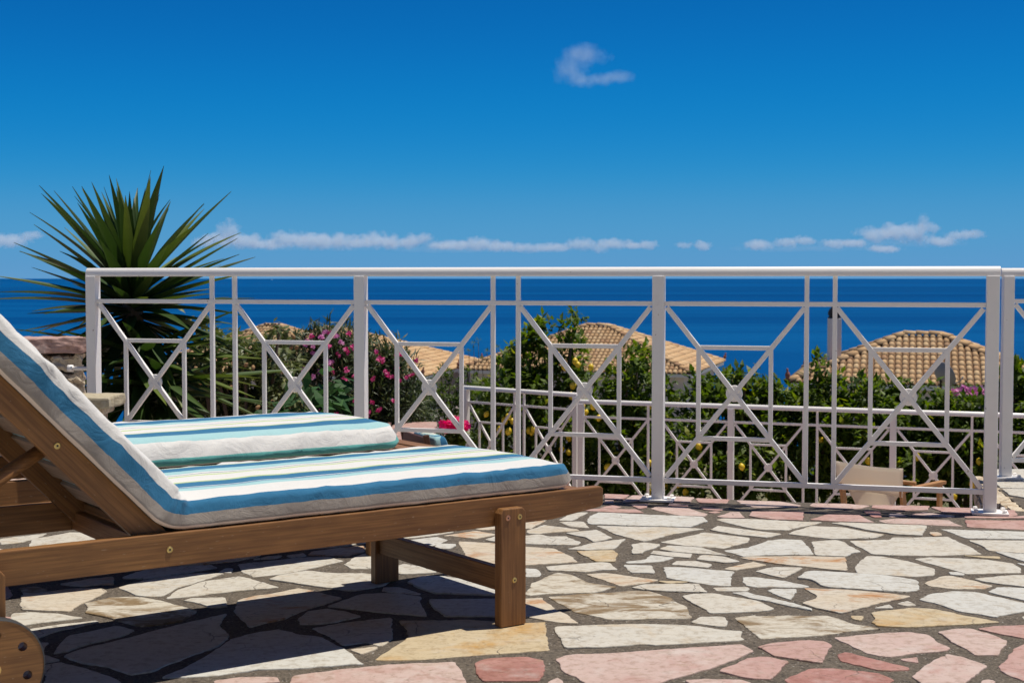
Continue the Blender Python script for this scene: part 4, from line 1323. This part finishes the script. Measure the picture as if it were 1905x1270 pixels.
# tall dry umbels against the sea
um = empty('wild_fennel', at(895, 720, 15.2))
tag(um, 'thin dry wild fennel stalks standing against the sea', 'fennel')
rg = random.Random(8)
for px, top in [(881, 640), (890, 634), (906, 655), (925, 648), (896, 668), (872, 655)]:
    a = at(px + rg.uniform(-6, 6), 730, 15.2) - um.location; c = at(px, top, 15.2) - um.location
    st = tube('stalk', M['bark'], um, [a, (a + c) / 2 + Vector((.02, 0, 0)), c], [.004, .003, .002], 5)
    g = Geo()
    for _ in range(26):
        d = (rdir(rg) + Vector((0, 0, .5))).normalized()
        add_leaf(g, c + d * .012, d, Vector((0, 0, 1)), .045, .006, .1, rg.random())
    g.build('umbel', M['shrub_leaf'], st, attr='tint')

# ------------------------------------------------------------------ yucca
YD = 8.3
yc = at(246, 580, YD)
yuc = empty('yucca', (yc.x, yc.y, -1.45))
tag(yuc, 'large spiky yucca with sword shaped leaves behind the end of the railing', 'yucca')
ys_ = []
for var, (Ly, Wy, bend) in enumerate(((.78, .078, .05), (.73, .076, .14), (.68, .072, .02), (.60, .070, .26))):
    g = Geo()
    prev = None
    N = 9
    for i in range(N + 1):
        s = i / N
        w = Wy * .5 * (min(1, .45 + 1.5 * s) if s < .38 else max(.02, 1 - ((s - .38) / .62) ** 1.5))
        x = Ly * s; z = -bend * Ly * s * s
        g.v += [(x, -w, z + w * .45), (x, 0, z - .002), (x, w, z + w * .45)]
        if i:
            b0 = 3 * (i - 1)
            for j in range(2): g.f.append((b0 + j, b0 + 3 + j, b0 + 4 + j, b0 + 1 + j)); g.c.append(s * .35)
    o = g.build('leaf', M['yucca_leaf'], yuc, smooth=True, attr='tint')
    ys_.append(o)
t = M['yucca_leaf'].node_tree
for nd in list(t.nodes):
    if nd.type == 'ATTRIBUTE':
        oi = t.nodes.new('ShaderNodeObjectInfo')
        ad = t.nodes.new('ShaderNodeMath'); ad.operation = 'MULTIPLY_ADD'; ad.inputs[1].default_value = .75
        t.links.new(oi.outputs['Random'], ad.inputs[0]); t.links.new(nd.outputs['Fac'], ad.inputs[2])
        for l in list(t.links):
            if l.from_node == nd and l.to_node != ad:
                ts = l.to_socket; t.links.remove(l); t.links.new(ad.outputs[0], ts)
rg = random.Random(14)
def yleaf(center, az, el, scale, roll, var, first):
    d = Vector((math.cos(el) * math.cos(az), math.cos(el) * math.sin(az), math.sin(el)))
    q = d.to_track_quat('X', 'Z')
    m = Matrix.Translation(center) @ q.to_matrix().to_4x4() @ Matrix.Rotation(roll, 4, 'X') @ Matrix.Diagonal((scale, scale, scale, 1)) @ Matrix.Translation((.03, 0, 0))
    if first: ys_[var].matrix_basis = m
    else: link_copy(ys_[var], yuc, m)
cnt = 0
heads = [(Vector((0, 0, yc.z)) + Vector((0, 0, 1.45)), 142, R(88), R(-42)), (at(262, 690, YD - .15) - yuc.location, 84, R(24), R(-52)), (at(300, 742, YD - .2) - yuc.location, 40, R(26), R(-40))]
for hi, (c, n, e0, e1) in enumerate(heads):
    for i in range(n):
        s = i / (n - 1)
        el = e0 + (e1 - e0) * (s ** .85) + rg.uniform(-.10, .10)
        az = i * 2.39996 + rg.uniform(-.2, .2)
        var = cnt if cnt < 4 and hi == 0 else rg.choice((0, 0, 1, 2) if s < .6 else (1, 1, 2, 3))
        up = Vector((0, 0, .20 * (1 - s) + (.02 if hi == 0 else 0)))
        yleaf(c + up - Vector((0, 0, .10)), az, el, rg.uniform(.82, 1.06) * (.9 if s < .12 else 1), rg.uniform(-.25, .25), var, cnt < 4 and hi == 0)
        cnt += 1
tube('trunk', M['bark'], yuc, [Vector((.05, 0, 0)), Vector((.03, 0, 1.0)), heads[0][0] + Vector((0, 0, .1))], [.10, .085, .06], 12)

# ------------------------------------------------------------------ villas
t = NT('roof_tile'); v = t.coords(rand=True)
oi = t.node('ShaderNodeObjectInfo'); at_ = t.node('ShaderNodeAttribute', attribute_name='tint')
fac = t.math('FRACT', t.math('ADD', oi.outputs['Random'], at_.outputs['Fac']))
col = t.ramp(fac, [(0., (.53, .325, .16)), (.45, (.60, .39, .20)), (.8, (.64, .45, .25)), (.93, (.47, .26, .13)), (1., (.36, .22, .125))])
col = t.mix(t.ramp(t.noise(v, 9, 5, .7), [(.5, 0.), (.8, .45)]), col, (.26, .16, .09))
t.set(Base_Color=col, Roughness=.85, Normal=t.bump(t.noise(v, 40, 4), .3, .01)); M['tile'] = t.m
t = NT('roof_mortar'); t.set(Base_Color=(.20, .115, .06), Roughness=.95); M['underlay'] = t.m
t = NT('finial_clay'); t.set(Base_Color=(.26, .10, .07), Roughness=.9); M['clay'] = t.m
t = NT('plaster'); v = t.coords(rand=False)
t.set(Base_Color=t.mix(t.noise(v, 1.4, 6, .7), (.58, .50, .50), (.66, .60, .59)), Roughness=.9); M['plaster'] = t.m
t = NT('white_plaster'); t.set(Base_Color=(.84, .81, .78), Roughness=.85); M['wplaster'] = t.m
t = NT('window_glass'); t.set(Base_Color=(.02, .03, .04), Roughness=.08); M['glass'] = t.m
def tile_geo(L=.43, r0=.098, r1=.088, n=7):
    v, f = [], []
    for i, (x, r, z) in enumerate(((0, r0, .022), (L, r1, 0.))):
        for j in range(n + 1):
            a = math.pi * j / n
            v.append((x, r * math.cos(a), z + r * .75 * math.sin(a)))
    for j in range(n): f.append((j, n + 1 + j, n + 2 + j, j + 1))
    b = len(v)                                   # lip at the lower end
    for j in range(n + 1):
        a = math.pi * j / n
        v.append((.002, (r0 - .022) * math.cos(a), .022 + (r0 - .022) * .75 * math.sin(a)))
    for j in range(n): f.append((j + 1, b + j + 1, b + j, j))
    return v, f
TV, TF = tile_geo()
RV, RF = tile_geo(.50, .165, .145, 8)
tile_proto = {}
def tile_obj(kind, parent, m):
    if kind not in tile_proto:
        o = mesh_obj(kind, *( (TV, TF) if kind == 'roof_tile' else (RV, RF)), M['tile'], parent, smooth=True)
        tile_proto[kind] = o.data
    else:
        o = bpy.data.objects.new(kind, tile_proto[kind]); COL.objects.link(o); o.parent = parent
    o.matrix_basis = m
    return o
def villa(name, label, FR, ev, nv, W, D, ze, zr, wall_h, tile_rank, seed):
    """FR: front right eave corner; ev: along the front to the right; nv: to the back"""
    rg = random.Random(seed)
    e, nn = Vector((*ev, 0)).normalized(), Vector((*nv, 0)).normalized()
    FRv = Vector((FR[0], FR[1], ze))
    root = empty(name, (FR[0], FR[1], ze - wall_h)); o0 = root.location.copy()
    tag(root, label, 'house', 'villas on the hillside')
    A, B = FRv - e * W, FRv
    C_, D_ = B + nn * D, A + nn * D
    rl = max(.2, W - D) / 2
    mid = A + e * (W / 2) + nn * (D / 2); mid.z = zr
    R0, R1 = mid - e * rl, mid + e * rl
    sof = .45
    wa = [p for p in (A + e * sof + nn * sof, B - e * sof + nn * sof, C_ - e * sof - nn * sof, D_ + e * sof - nn * sof)]
    v = [(p.x - o0.x, p.y - o0.y, 0) for p in wa] + [(p.x - o0.x, p.y - o0.y, wall_h - .05) for p in wa]
    mesh_obj('wall', v, [(0, 1, 5, 4), (1, 2, 6, 5), (2, 3, 7, 6), (3, 0, 4, 7)], M['plaster'], root)
    v = [(p.x - o0.x, p.y - o0.y, wall_h - .17) for p in (A, B, C_, D_)] + [(p.x - o0.x, p.y - o0.y, wall_h - .015) for p in (A, B, C_, D_)]
    mesh_obj('cornice', v, BOXF, M['wplaster'], root)
    L = lambda p: p - o0
    roof = mesh_obj('roof', [L(A), L(B), L(C_), L(D_), L(R0), L(R1)], [(0, 1, 5, 4), (1, 2, 5), (2, 3, 4, 5), (3, 0, 4)], M['underlay'], root)
    # windows in the front wall
    for fx in (.28, .72):
        c = wa[0] + (wa[1] - wa[0]) * fx - nn * .01
        fr = mesh_obj('window', box_verts(-.55, .55, -.06, .06, -.65, .65), BOXF, M['wplaster'], root)
        m, _ = frame_matrix(c - e, c + e); m.translation = Vector((c.x, c.y, ze - 1.45)) - o0; fr.matrix_basis = m
        mesh_obj('pane', box_verts(-.47, .47, -.075, -.062, -.57, .57), BOXF, M['glass'], fr)
    slopes = [(A, B, R1, R0), (B, C_, R1, R1), (C_, D_, R0, R1), (D_, A, R0, R0)]
    allt = []
    for si, (p, q, r, s) in enumerate(slopes):
        along = (q - p).normalized(); Wd = (q - p).length
        upv = (r - p) - along * (r - p).dot(along); H = upv.length; upv.normalize()
        nrm = along.cross(upv).normalized()
        ca, cb = (s - p).dot(along), (r - p).dot(along)
        rows = int(math.ceil(H / .37))
        cols = int(Wd / .235)
        for i in range(rows):
            h = -.06 + i * .37
            lo, hi = ca * (h + .2) / H, Wd + (cb - Wd) * (h + .2) / H
            for j in range(cols + 1):
                u = (j + .5) * Wd / (cols + 1)
                if u < lo + .02 or u > hi - .02: continue
                c = p + along * u + upv * h + nrm * .012
                m = Matrix.Identity(4)
                yv = nrm.cross(upv)
                jx = rg.uniform(-.035, .035)
                for k, a in enumerate((upv + yv * jx, yv, nrm)): m[0][k], m[1][k], m[2][k] = a.x, a.y, a.z
                m.translation = c - o0
                allt.append((si, i, j, m))
    rank = sorted(range(len(allt)), key=lambda k: tile_rank(allt[k]))
    single = set(rank[:300]) if tile_rank(allt[rank[0]]) < 1e8 else set()
    g = Geo()
    for k, (si, i, j, m) in enumerate(allt):
        if k in single: tile_obj('roof_tile', root, m)
        else:
            b = len(g.v)
            g.v += [tuple(m @ Vector(q)) for q in TV]; g.f += [tuple(x + b for x in q) for q in TF]; g.c += [rg.random()] * len(TF)
    if g.v:
        o = g.build('roof_tiles', M['tile'], root, smooth=True, attr='tint'); o['kind'] = 'stuff'
    # ridge and hip tiles
    for a, b in ((R0, R1), (A, R0), (B, R1), (C_, R1), (D_, R0)):
        d = b - a; Ln = d.length
        k = max(1, int(Ln / .42))
        for i in range(k):
            p0 = a + d * (i / k); p1 = a + d * ((i + 1) / k)
            m, _ = frame_matrix(p0, p1); m.translation = p0 + Vector((0, 0, .035)) - o0
            tile_obj('ridge_tile', root, m)
    fv, ff = lathe_geo([(.10, 0), (.12, .10), (.09, .2), (.13, .30), (.10, .42), (.04, .50), (.06, .60), (.0, .68)], 8)
    for p in (A, B, C_, D_):
        o = mesh_obj('finial', fv, ff, M['clay'], root, smooth=True)
        o.scale = (.7, .7, .66); o.location = p + Vector((0, 0, .05)) - o0; o.rotation_euler = (rg.uniform(-.2, .2), rg.uniform(-.1, .25), 0)
    return root, (A, B, C_, D_, R0, R1)
far = lambda q: 1e9
front_first = lambda q: (0 if q[0] == 0 else 1000 if q[0] == 1 else 1e6) + (30 - q[1])
# villa with the chimney (right)
fl = (9.28, 47.7); ev = (.962, -.272); Wd = 8.7
vD, cD = villa('villa', 'villa with a tan tiled hip roof, white chimney and a satellite dish in front', (fl[0] + ev[0] * Wd, fl[1] + ev[1] * Wd), ev, (.272, .962), Wd, 7.4, -2.52, -1.03, 3.6, front_first, 61)
cp = at(1552, 640, 51.5)
ztop, zcow = at(1552, 592, 51.5).z, at(1552, 569, 51.5).z
ch = mesh_obj('chimney', box_verts(-.21, .21, -.21, .21, -3.2 - cp.z, ztop - cp.z), BOXF, M['wplaster'], vD, bevel=.01)
ch.location = cp - vD.location
v, f = lathe_geo([(.235, 0), (.235, .05), (.20, .06), (.20, .10), (.24, .11), (.24, .22), (.19, .32), (.12, .40), (.10, zcow - ztop)], 16)
k = mesh_obj('cowl', v, f, M['black'], ch, smooth=False); k.location = (0, 0, ztop - cp.z + .002)
# middle villa
fr = (8.24, 65.0); ev = (.958, -.286)
vC, cC = villa('villa', 'villa with a tan tiled hip roof partly hidden by tall lemon trees', fr, ev, (.286, .958), 11.3, 10.2, -3.40, -1.42, 4.0, front_first, 62)
fr = (at(785, 700, 64.0).x, 64.0)
vB, cB = villa('villa', 'villa with a tan roof rising behind the pink oleander', fr, (.978, -.209), (.209, .978), 12.6, 11.8, -3.48, -1.55, 4.5, far, 63)
fr = (at(588, 700, 78.0).x, 78.0)
vA, cA = villa('villa', 'villa whose small tan roof top shows above the fruit bush', fr, (.93, -.36), (.36, .93), 11.5, 10.4, -4.2, -1.85, 4.5, far, 64)

# satellite dish on its pole
dp = at(1751, 700, 39.0)
dish = empty('satellite_dish', (dp.x, dp.y, hill_z(dp.x, dp.y)))
tag(dish, 'grey satellite dish on a dark pole in front of the chimney villa roof', 'satellite dish')
dz = dp.z - dish.location.z
tube('pole', M['black'], dish, [(0.02, .1, 0), (.02, .1, dz - .05), (.02, .02, dz)], .035, 8)
prof = [(.0, .0), (.12, .012), (.24, .05), (.33, .10), (.38, .135), (.385, .145), (.375, .150), (.33, .112), (.24, .062), (.12, .024), (.0, .014)]
v, f = lathe_geo(prof, 24)
t = NT('dish_grey'); t.set(Base_Color=(.32, .30, .30), Roughness=.6); M['dish'] = t.m
db = mesh_obj('reflector', v, f, M['dish'], dish, smooth=True)
db.location = (0, 0, dz); db.rotation_euler = (R(-68), 0, R(-62))
tube('feed_arm', M['dish'], dish, [(.1, -.1, dz - .3), (.45, -.28, dz - .1), (.50, -.32, dz + .02)], .018, 6)
bo, b, rg = plant('bougainvillea', 'magenta bougainvillea below the satellite dish', 'bougainvillea',
    [(1780, 735, 18), (1810, 738, 22), (1835, 742, 18)], 37.5, hill_z(11.5, 37.5), 1500, .10, .05, 'shrub_leaf', 71, per=8)
blossoms(bo, [(1772 + 4 * i + rg.uniform(-3, 3), 726 + rg.uniform(-5, 8)) for i in range(16)], 37.1, rg, 'petal_pale', .09, 5)

# ------------------------------------------------------------------ things on the lower terrace
t = NT('canvas'); v = t.coords(rand=False)
t.set(Base_Color=t.mix(t.noise(v, 6, 4), (.80, .74, .65), (.85, .80, .71)), Roughness=.9, Normal=t.bump(t.noise(v, 7, 4), .3, .02, t.bump(t.noise(v, 420, 2), .2, .002)))
tr_ = t.node('ShaderNodeBsdfTranslucent'); tr_.inputs['Color'].default_value = (.90, .82, .70, 1)
mx = t.node('ShaderNodeMixShader'); mx.inputs[0].default_value = .55
t.l.new(t.b.outputs[0], mx.inputs[1]); t.l.new(tr_.outputs[0], mx.inputs[2]); t.l.new(mx.outputs[0], t.out.inputs[0]); M['canvas'] = t.m
CP = at(1684, 868, 9.9)
ca = R(42)
chair = empty('director_chair', (CP.x, CP.y, LOW_Z), ca)     # local x: facing, local y: across the back, away from the camera
tag(chair, 'cream canvas and honey wood folding chair on the lower terrace', 'chair')
cw = M['chair_wood']; W_ = .50; HT = CP.z - LOW_Z
for y in (0.0, W_):
    board('back_post', cw, chair, (.02, y, .34), (-.035, y, HT - .16), .022, .048, up=(1, 0, 0))
    board('arm', cw, chair, (-.02, y, HT - .165), (.50, y, HT - .155), .05, .024)
    board('front_post', cw, chair, (.45, y, .36), (.45, y, HT - .168), .024, .045, up=(1, 0, 0))
    board('foot_rail', cw, chair, (-.03, y, .015), (.50, y, .015), .03, .03)
    board('seat_rail', cw, chair, (-.01, y, .37), (.48, y, .37), .022, .04)
for x in (.06, .42):
    board('leg', cw, chair, (x, .01, .03), (x, W_ - .01, .36), .022, .034, up=(1, 0, 0))
    board('leg', cw, chair, (x + .026, W_ - .01, .03), (x + .026, .01, .36), .022, .034, up=(1, 0, 0))
tube('dowel', cw, chair, [(.035, -.06, HT - .115), (.035, W_ + .06, HT - .115)], .016, 10)
def sheet(name, fn, nu, nv, material, parent, thick=.003):
    v, f = [], []
    for i in range(nu + 1):
        for j in range(nv + 1): v.append(fn(i / nu, j / nv))
    for i in range(nu):
        for j in range(nv):
            a = i * (nv + 1) + j
            f.append((a, a + 1, a + nv + 2, a + nv + 1))
    o = mesh_obj(name, v, f, material, parent, smooth=True)
    s = o.modifiers.new('solid', 'SOLIDIFY'); s.thickness = thick
    return o
sheet('back_canvas', lambda u, w: (-.055 + .06 * math.sin(math.pi * u) - .035 * (1 - w) * 0 - .03 * w, -.035 + (W_ + .07) * u - (.02 * (1 - w) if u > .5 else -.02 * (1 - w)), HT - .21 + .21 * w - .022 * math.sin(math.pi * u) * w), 14, 6, M['canvas'], chair)
sheet('sling', lambda u, w: (-.02 + .05 * math.sin(math.pi * u) + .10 * (1 - w) ** 2, W_ / 2 + (u - .5) * (.30 + .14 * (2 * w - 1) ** 2), .30 + (HT - .20 - .30) * w), 10, 10, M['canvas'], chair)
sheet('seat_canvas', lambda u, w: (.02 + .44 * w, .02 + (W_ - .04) * u, .385 - .04 * math.sin(math.pi * u)), 10, 4, M['canvas'], chair)

AP = at(795, 806, 10.2)
fx = Vector((.92, .39, 0))
arm = empty('garden_armchair', (AP.x, AP.y, LOW_Z), math.atan2(fx.y, fx.x))   # local x: facing
tag(arm, 'dark wooden slatted garden armchair, its back seen above the lounger cushion', 'chair')
HA = AP.z - LOW_Z; dw = M['dark_wood']
for y in (-.25, .25):
    board('stile', dw, arm, (.06, y, .0), (-.10, y, HA + .02), .034, .042, up=(1, 0, 0), bevel=.008)
    board('front_leg', dw, arm, (.50, y, 0), (.50, y, .62), .04, .04, up=(1, 0, 0))
    board('armrest', dw, arm, (-.03, y, .635), (.54, y, .635), .055, .025)
board('top_rail', dw, arm, (-.095, -.235, HA - .045), (-.095, .235, HA - .045), .026, .085, up=(0, 0, 1))
board('lower_rail', dw, arm, (-.01, -.235, .48), (-.01, .235, .48), .026, .05)
for i in range(9):
    y = -.20 + i * .05
    board('back_slat', dw, arm, (-.015, y, .5), (-.088, y, HA - .08), .012, .030, up=(0, 1, 0))
for i in range(6): board('seat_slat', dw, arm, (.05 + i * .085, -.235, .42), (.05 + i * .085, .235, .42), .07, .02)
ac = make_cushion('chair_cushion', '', [(.03, AQUA), (.03, BLUE), (.03, AQUA), (.008, GREEN), (.035, WHITE), (.008, GREEN), (.04, BLUE), (.03, AQUA), (.03, WHITE), (.04, TEAL), (.05, BLUE)], seat_t=.07, x_end=.44, x_fold=.16, back_len=.50, y0=-.23, y1=.23, seed=9)
ac.location = (AP.x, AP.y, LOW_Z + .075); ac.rotation_euler = (0, 0, math.atan2(fx.y, fx.x))
for v in ac.data.vertices:
    x, z = v.co.x, v.co.z
    if x < .16:
        d = .16 - x
        if z > .40 or d > .02:
            # rotate about the fold from 46 to 78 degrees
            px, pz_ = .12, .40
            a = -R(32) * min(1, d / .06)
            dx, dzz = x - px, z - pz_
            v.co.x = px + dx * math.cos(-a) + dzz * math.sin(-a)
            v.co.z = pz_ - dx * math.sin(-a) + dzz * math.cos(-a)
tag(ac, 'striped blue and aqua cushion on the dark garden armchair', 'cushion')

# pink stone platform with flowers
pt = empty('stone_platform', (-1.6, 11.3, LOW_Z))
tag(pt, 'low platform of pink stone slabs behind the garden armchair', 'platform')
PZ = at(780, 784, 12.2).z - LOW_Z
mesh_obj('core', box_verts(-1.2, .93, -.72, .86, 0, PZ - .05), BOXF, M['mortar'], pt)
rr = random.Random(12)
x = -1.2
while x < .95:
    w = rr.uniform(.35, .6)
    if .97 - (x + w) < .25: w = .97 - x
    y = -.80
    while y < .9:
        d = rr.uniform(.4, .7)
        if .9 - (y + d) < .25: d = .9 - y
        rough_block('slab', M['stone_p'], pt, x + .01, x + w - .01, y + .01, y + d - .01, PZ - .055, PZ + rr.uniform(-.008, .008), rr, .012, 5)
        y += d
    z = 0
    while z < PZ - .08:
        h = min(.2, PZ - .06 - z)
        rough_block('rubble', M['rubble'], pt, x + .01, x + w - .01, -.80, -.66, z + .008, z + h - .008, rr, .015, 3)
        z += h
    x += w
gp, b, rg = plant('geranium', 'bright magenta geranium hanging over the pink stone platform', 'geranium',
    [(840, 800, 14), (858, 805, 14), (848, 825, 16)], 11.4, LOW_Z, 420, .05, .045, 'shrub_leaf', 81, per=7, trunk_r=.012)
blossoms(gp, [(832, 786), (838, 790), (845, 788), (843, 783), (834, 798), (853, 783), (863, 788), (866, 794), (827, 788), (848, 794)], 11.15, rg, 'petal_hot', .034, 9)

# far sailing boat
bp = ground(506, 521.0, SEA_Z)
boat = empty('ship', (bp.x, bp.y, SEA_Z))
tag(boat, 'tiny white ship far out near the horizon', 'ship')
bs = 8.0
mesh_obj('hull', [(-6 * bs, -1.5 * bs, .8 * bs), (5 * bs, -1.5 * bs, .8 * bs), (7 * bs, 0, 1.1 * bs), (5 * bs, 1.5 * bs, .8 * bs), (-6 * bs, 1.5 * bs, .8 * bs), (-5 * bs, -1 * bs, -.3 * bs), (4 * bs, -1 * bs, -.3 * bs), (5.6 * bs, 0, -.3 * bs), (4 * bs, 1 * bs, -.3 * bs), (-5 * bs, 1 * bs, -.3 * bs)],
    [(0, 1, 2, 3, 4), (0, 5, 6, 1), (1, 6, 7, 2), (2, 7, 8, 3), (3, 8, 9, 4), (4, 9, 5, 0)], M['wplaster'], boat)
mesh_obj('cabin', box_verts(-4 * bs, 2 * bs, -1 * bs, 1 * bs, .8 * bs, 2.2 * bs), BOXF, M['wplaster'], boat)
# ------------------------------------------------------------------ clouds: soft lit volumes far out over the sea
def cloud_mat(name, dens, amp, scale, seed, hard=2.2):
    m = bpy.data.materials.new(name); m.use_nodes = True
    n, l = m.node_tree.nodes, m.node_tree.links
    n.remove(n['Principled BSDF'])
    pv = n.new('ShaderNodeVolumePrincipled')
    pv.inputs['Color'].default_value = (.86, .95, 1.0, 1)
    pv.inputs['Anisotropy'].default_value = .0
    tc = n.new('ShaderNodeTexCoord'); oi = n.new('ShaderNodeObjectInfo')
    ln = n.new('ShaderNodeVectorMath'); ln.operation = 'LENGTH'
    l.new(tc.outputs['Object'], ln.inputs[0])
    no = n.new('ShaderNodeTexNoise'); no.noise_dimensions = '4D'
    no.inputs['Scale'].default_value = scale; no.inputs['Detail'].default_value = 6; no.inputs['Roughness'].default_value = .66
    mw = n.new('ShaderNodeMath'); mw.operation = 'MULTIPLY_ADD'; mw.inputs[1].default_value = 91; mw.inputs[2].default_value = seed
    l.new(oi.outputs['Random'], mw.inputs[0]); l.new(mw.outputs[0], no.inputs['W'])
    ge = n.new('ShaderNodeNewGeometry')
    l.new(ge.outputs['Position'], no.inputs['Vector'])
    a = n.new('ShaderNodeMath'); a.operation = 'SUBTRACT'; a.inputs[0].default_value = .80 - amp * .5
    l.new(ln.outputs['Value'], a.inputs[1])
    b = n.new('ShaderNodeMath'); b.operation = 'MULTIPLY_ADD'; b.inputs[1].default_value = amp
    l.new(no.outputs[0], b.inputs[0]); l.new(a.outputs[0], b.inputs[2])
    c = n.new('ShaderNodeMath'); c.operation = 'MULTIPLY'; c.use_clamp = True; c.inputs[1].default_value = hard
    l.new(b.outputs[0], c.inputs[0])
    d = n.new('ShaderNodeMath'); d.operation = 'MULTIPLY'; d.inputs[1].default_value = dens
    l.new(c.outputs[0], d.inputs[0]); l.new(d.outputs[0], pv.inputs['Density'])
    l.new(pv.outputs[0], n['Material Output'].inputs['Volume'])
    m.cycles.volume_step_rate = .5
    return m
M['cloud_low'] = cloud_mat('cumulus', .0040, 2.9, .0058, 3.0, 2.4)
M['cloud_thin'] = cloud_mat('thin_cloud', .0009, 1.6, .0030, 7.0, 1.6)
M['cloud_wisp'] = cloud_mat('wisp', .0040, 2.3, .0085, 12.0, 1.6)
bm = bmesh.new(); bmesh.ops.create_icosphere(bm, subdivisions=3, radius=1.0)
cl_me = {}
for key in ('cloud_low', 'cloud_thin', 'cloud_wisp'):
    me = bpy.data.meshes.new(key); bm.to_mesh(me); me.materials.append(M[key]); cl_me[key] = me
bm.free()
def cloud(label, puffs, dist, key, group=None, deep=1.0):
    c0 = at(sum(p[0] for p in puffs) / len(puffs), sum(p[1] for p in puffs) / len(puffs), dist)
    root = empty('cloud', c0); tag(root, label, 'cloud', group)
    for i, q in enumerate(puffs):
        px, py, rx, ry = q[:4]
        o = bpy.data.objects.new('puff', cl_me[q[4] if len(q) > 4 else key]); COL.objects.link(o); o.parent = root
        dy = dist + (i % 3) * .03 * dist
        o.location = at(px, py, dy) - c0
        k = dy / F_PX
        o.scale = (rx * k, max(rx, ry) * k * deep * .8, ry * k)
    return root
GV = 'thin veils under the low clouds'
cloud('long thin veil of cloud under the bank beside the yucca', [(560, 459, 230, 11), (860, 464, 260, 9)], 30000, 'cloud_thin', GV, deep=.1)
cloud('long thin veil of cloud under the heaped cloud above the chimney villa', [(1500, 462, 220, 9), (1660, 452, 190, 12)], 30000, 'cloud_thin', GV, deep=.1)
GC = 'low clouds along the horizon'
cloud('small wispy white cloud alone high in the blue sky', [(1083, 104, 62, 26), (1066, 134, 48, 40), (1110, 148, 58, 18), (1150, 144, 38, 15)], 9000, 'cloud_wisp', deep=.7)
cloud('tall heaped cloud of the low bank, right beside the yucca', [(424, 434, 30, 30), (405, 446, 45, 20), (455, 448, 48, 19), (380, 452, 30, 14)], 24000, 'cloud_low', GC)
cloud('long low cloud with rounded tops, second in the bank from the yucca', [(540, 446, 52, 21), (590, 448, 55, 19), (505, 454, 45, 13), (635, 449, 45, 19)], 24500, 'cloud_low', GC)
cloud('low cloud with two bumps over the third bay of railing', [(670, 452, 40, 13), (705, 447, 46, 20), (745, 452, 44, 14), (778, 447, 38, 17), (815, 457, 36, 9)], 25000, 'cloud_low', GC)
cloud('thin ragged low cloud right of the bank of rounded clouds', [(845, 456, 45, 12), (895, 454, 45, 16), (935, 459, 45, 12), (985, 461, 40, 11)], 26000, 'cloud_low', GC)
cloud('small puff of low cloud above the tall lemon tree', [(1030, 460, 46, 11), (1082, 454, 34, 15)], 26500, 'cloud_low', GC)
cloud('flat low cloudlet above the roof of the middle villa', [(1143, 454, 44, 13), (1116, 459, 26, 14), (1180, 457, 34, 8), (1205, 455, 26, 11)], 27000, 'cloud_low', GC)
cloud('tiny isolated low cloudlet right of the middle post', [(1305, 457, 24, 12), (1270, 456, 20, 9)], 27500, 'cloud_low', GC)
cloud('streaky low cloud left of the chimney', [(1412, 456, 38, 13), (1462, 452, 32, 13), (1496, 447, 28, 11)], 26000, 'cloud_low', GC)
cloud('pale low cloud scrap straight above the chimney', [(1552, 453, 34, 11), (1588, 452, 36, 10), (1640, 463, 46, 9)], 26000, 'cloud_low', GC)
cloud('bright heaped cloud with a small tower, above the chimney villa', [(1625, 436, 46, 18), (1665, 432, 46, 21), (1704, 434, 40, 24), (1718, 414, 20, 20), (1735, 424, 20, 13)], 23000, 'cloud_low', GC)
cloud('faint cloud right of the bright heaped cloud', [(1790, 437, 40, 13), (1815, 436, 24, 11), (1748, 449, 44, 12)], 23500, 'cloud_low', GC)
cloud('faint low cloud left of the yucca', [(10, 448, 55, 17), (60, 438, 30, 12)], 24000, 'cloud_low', GC)
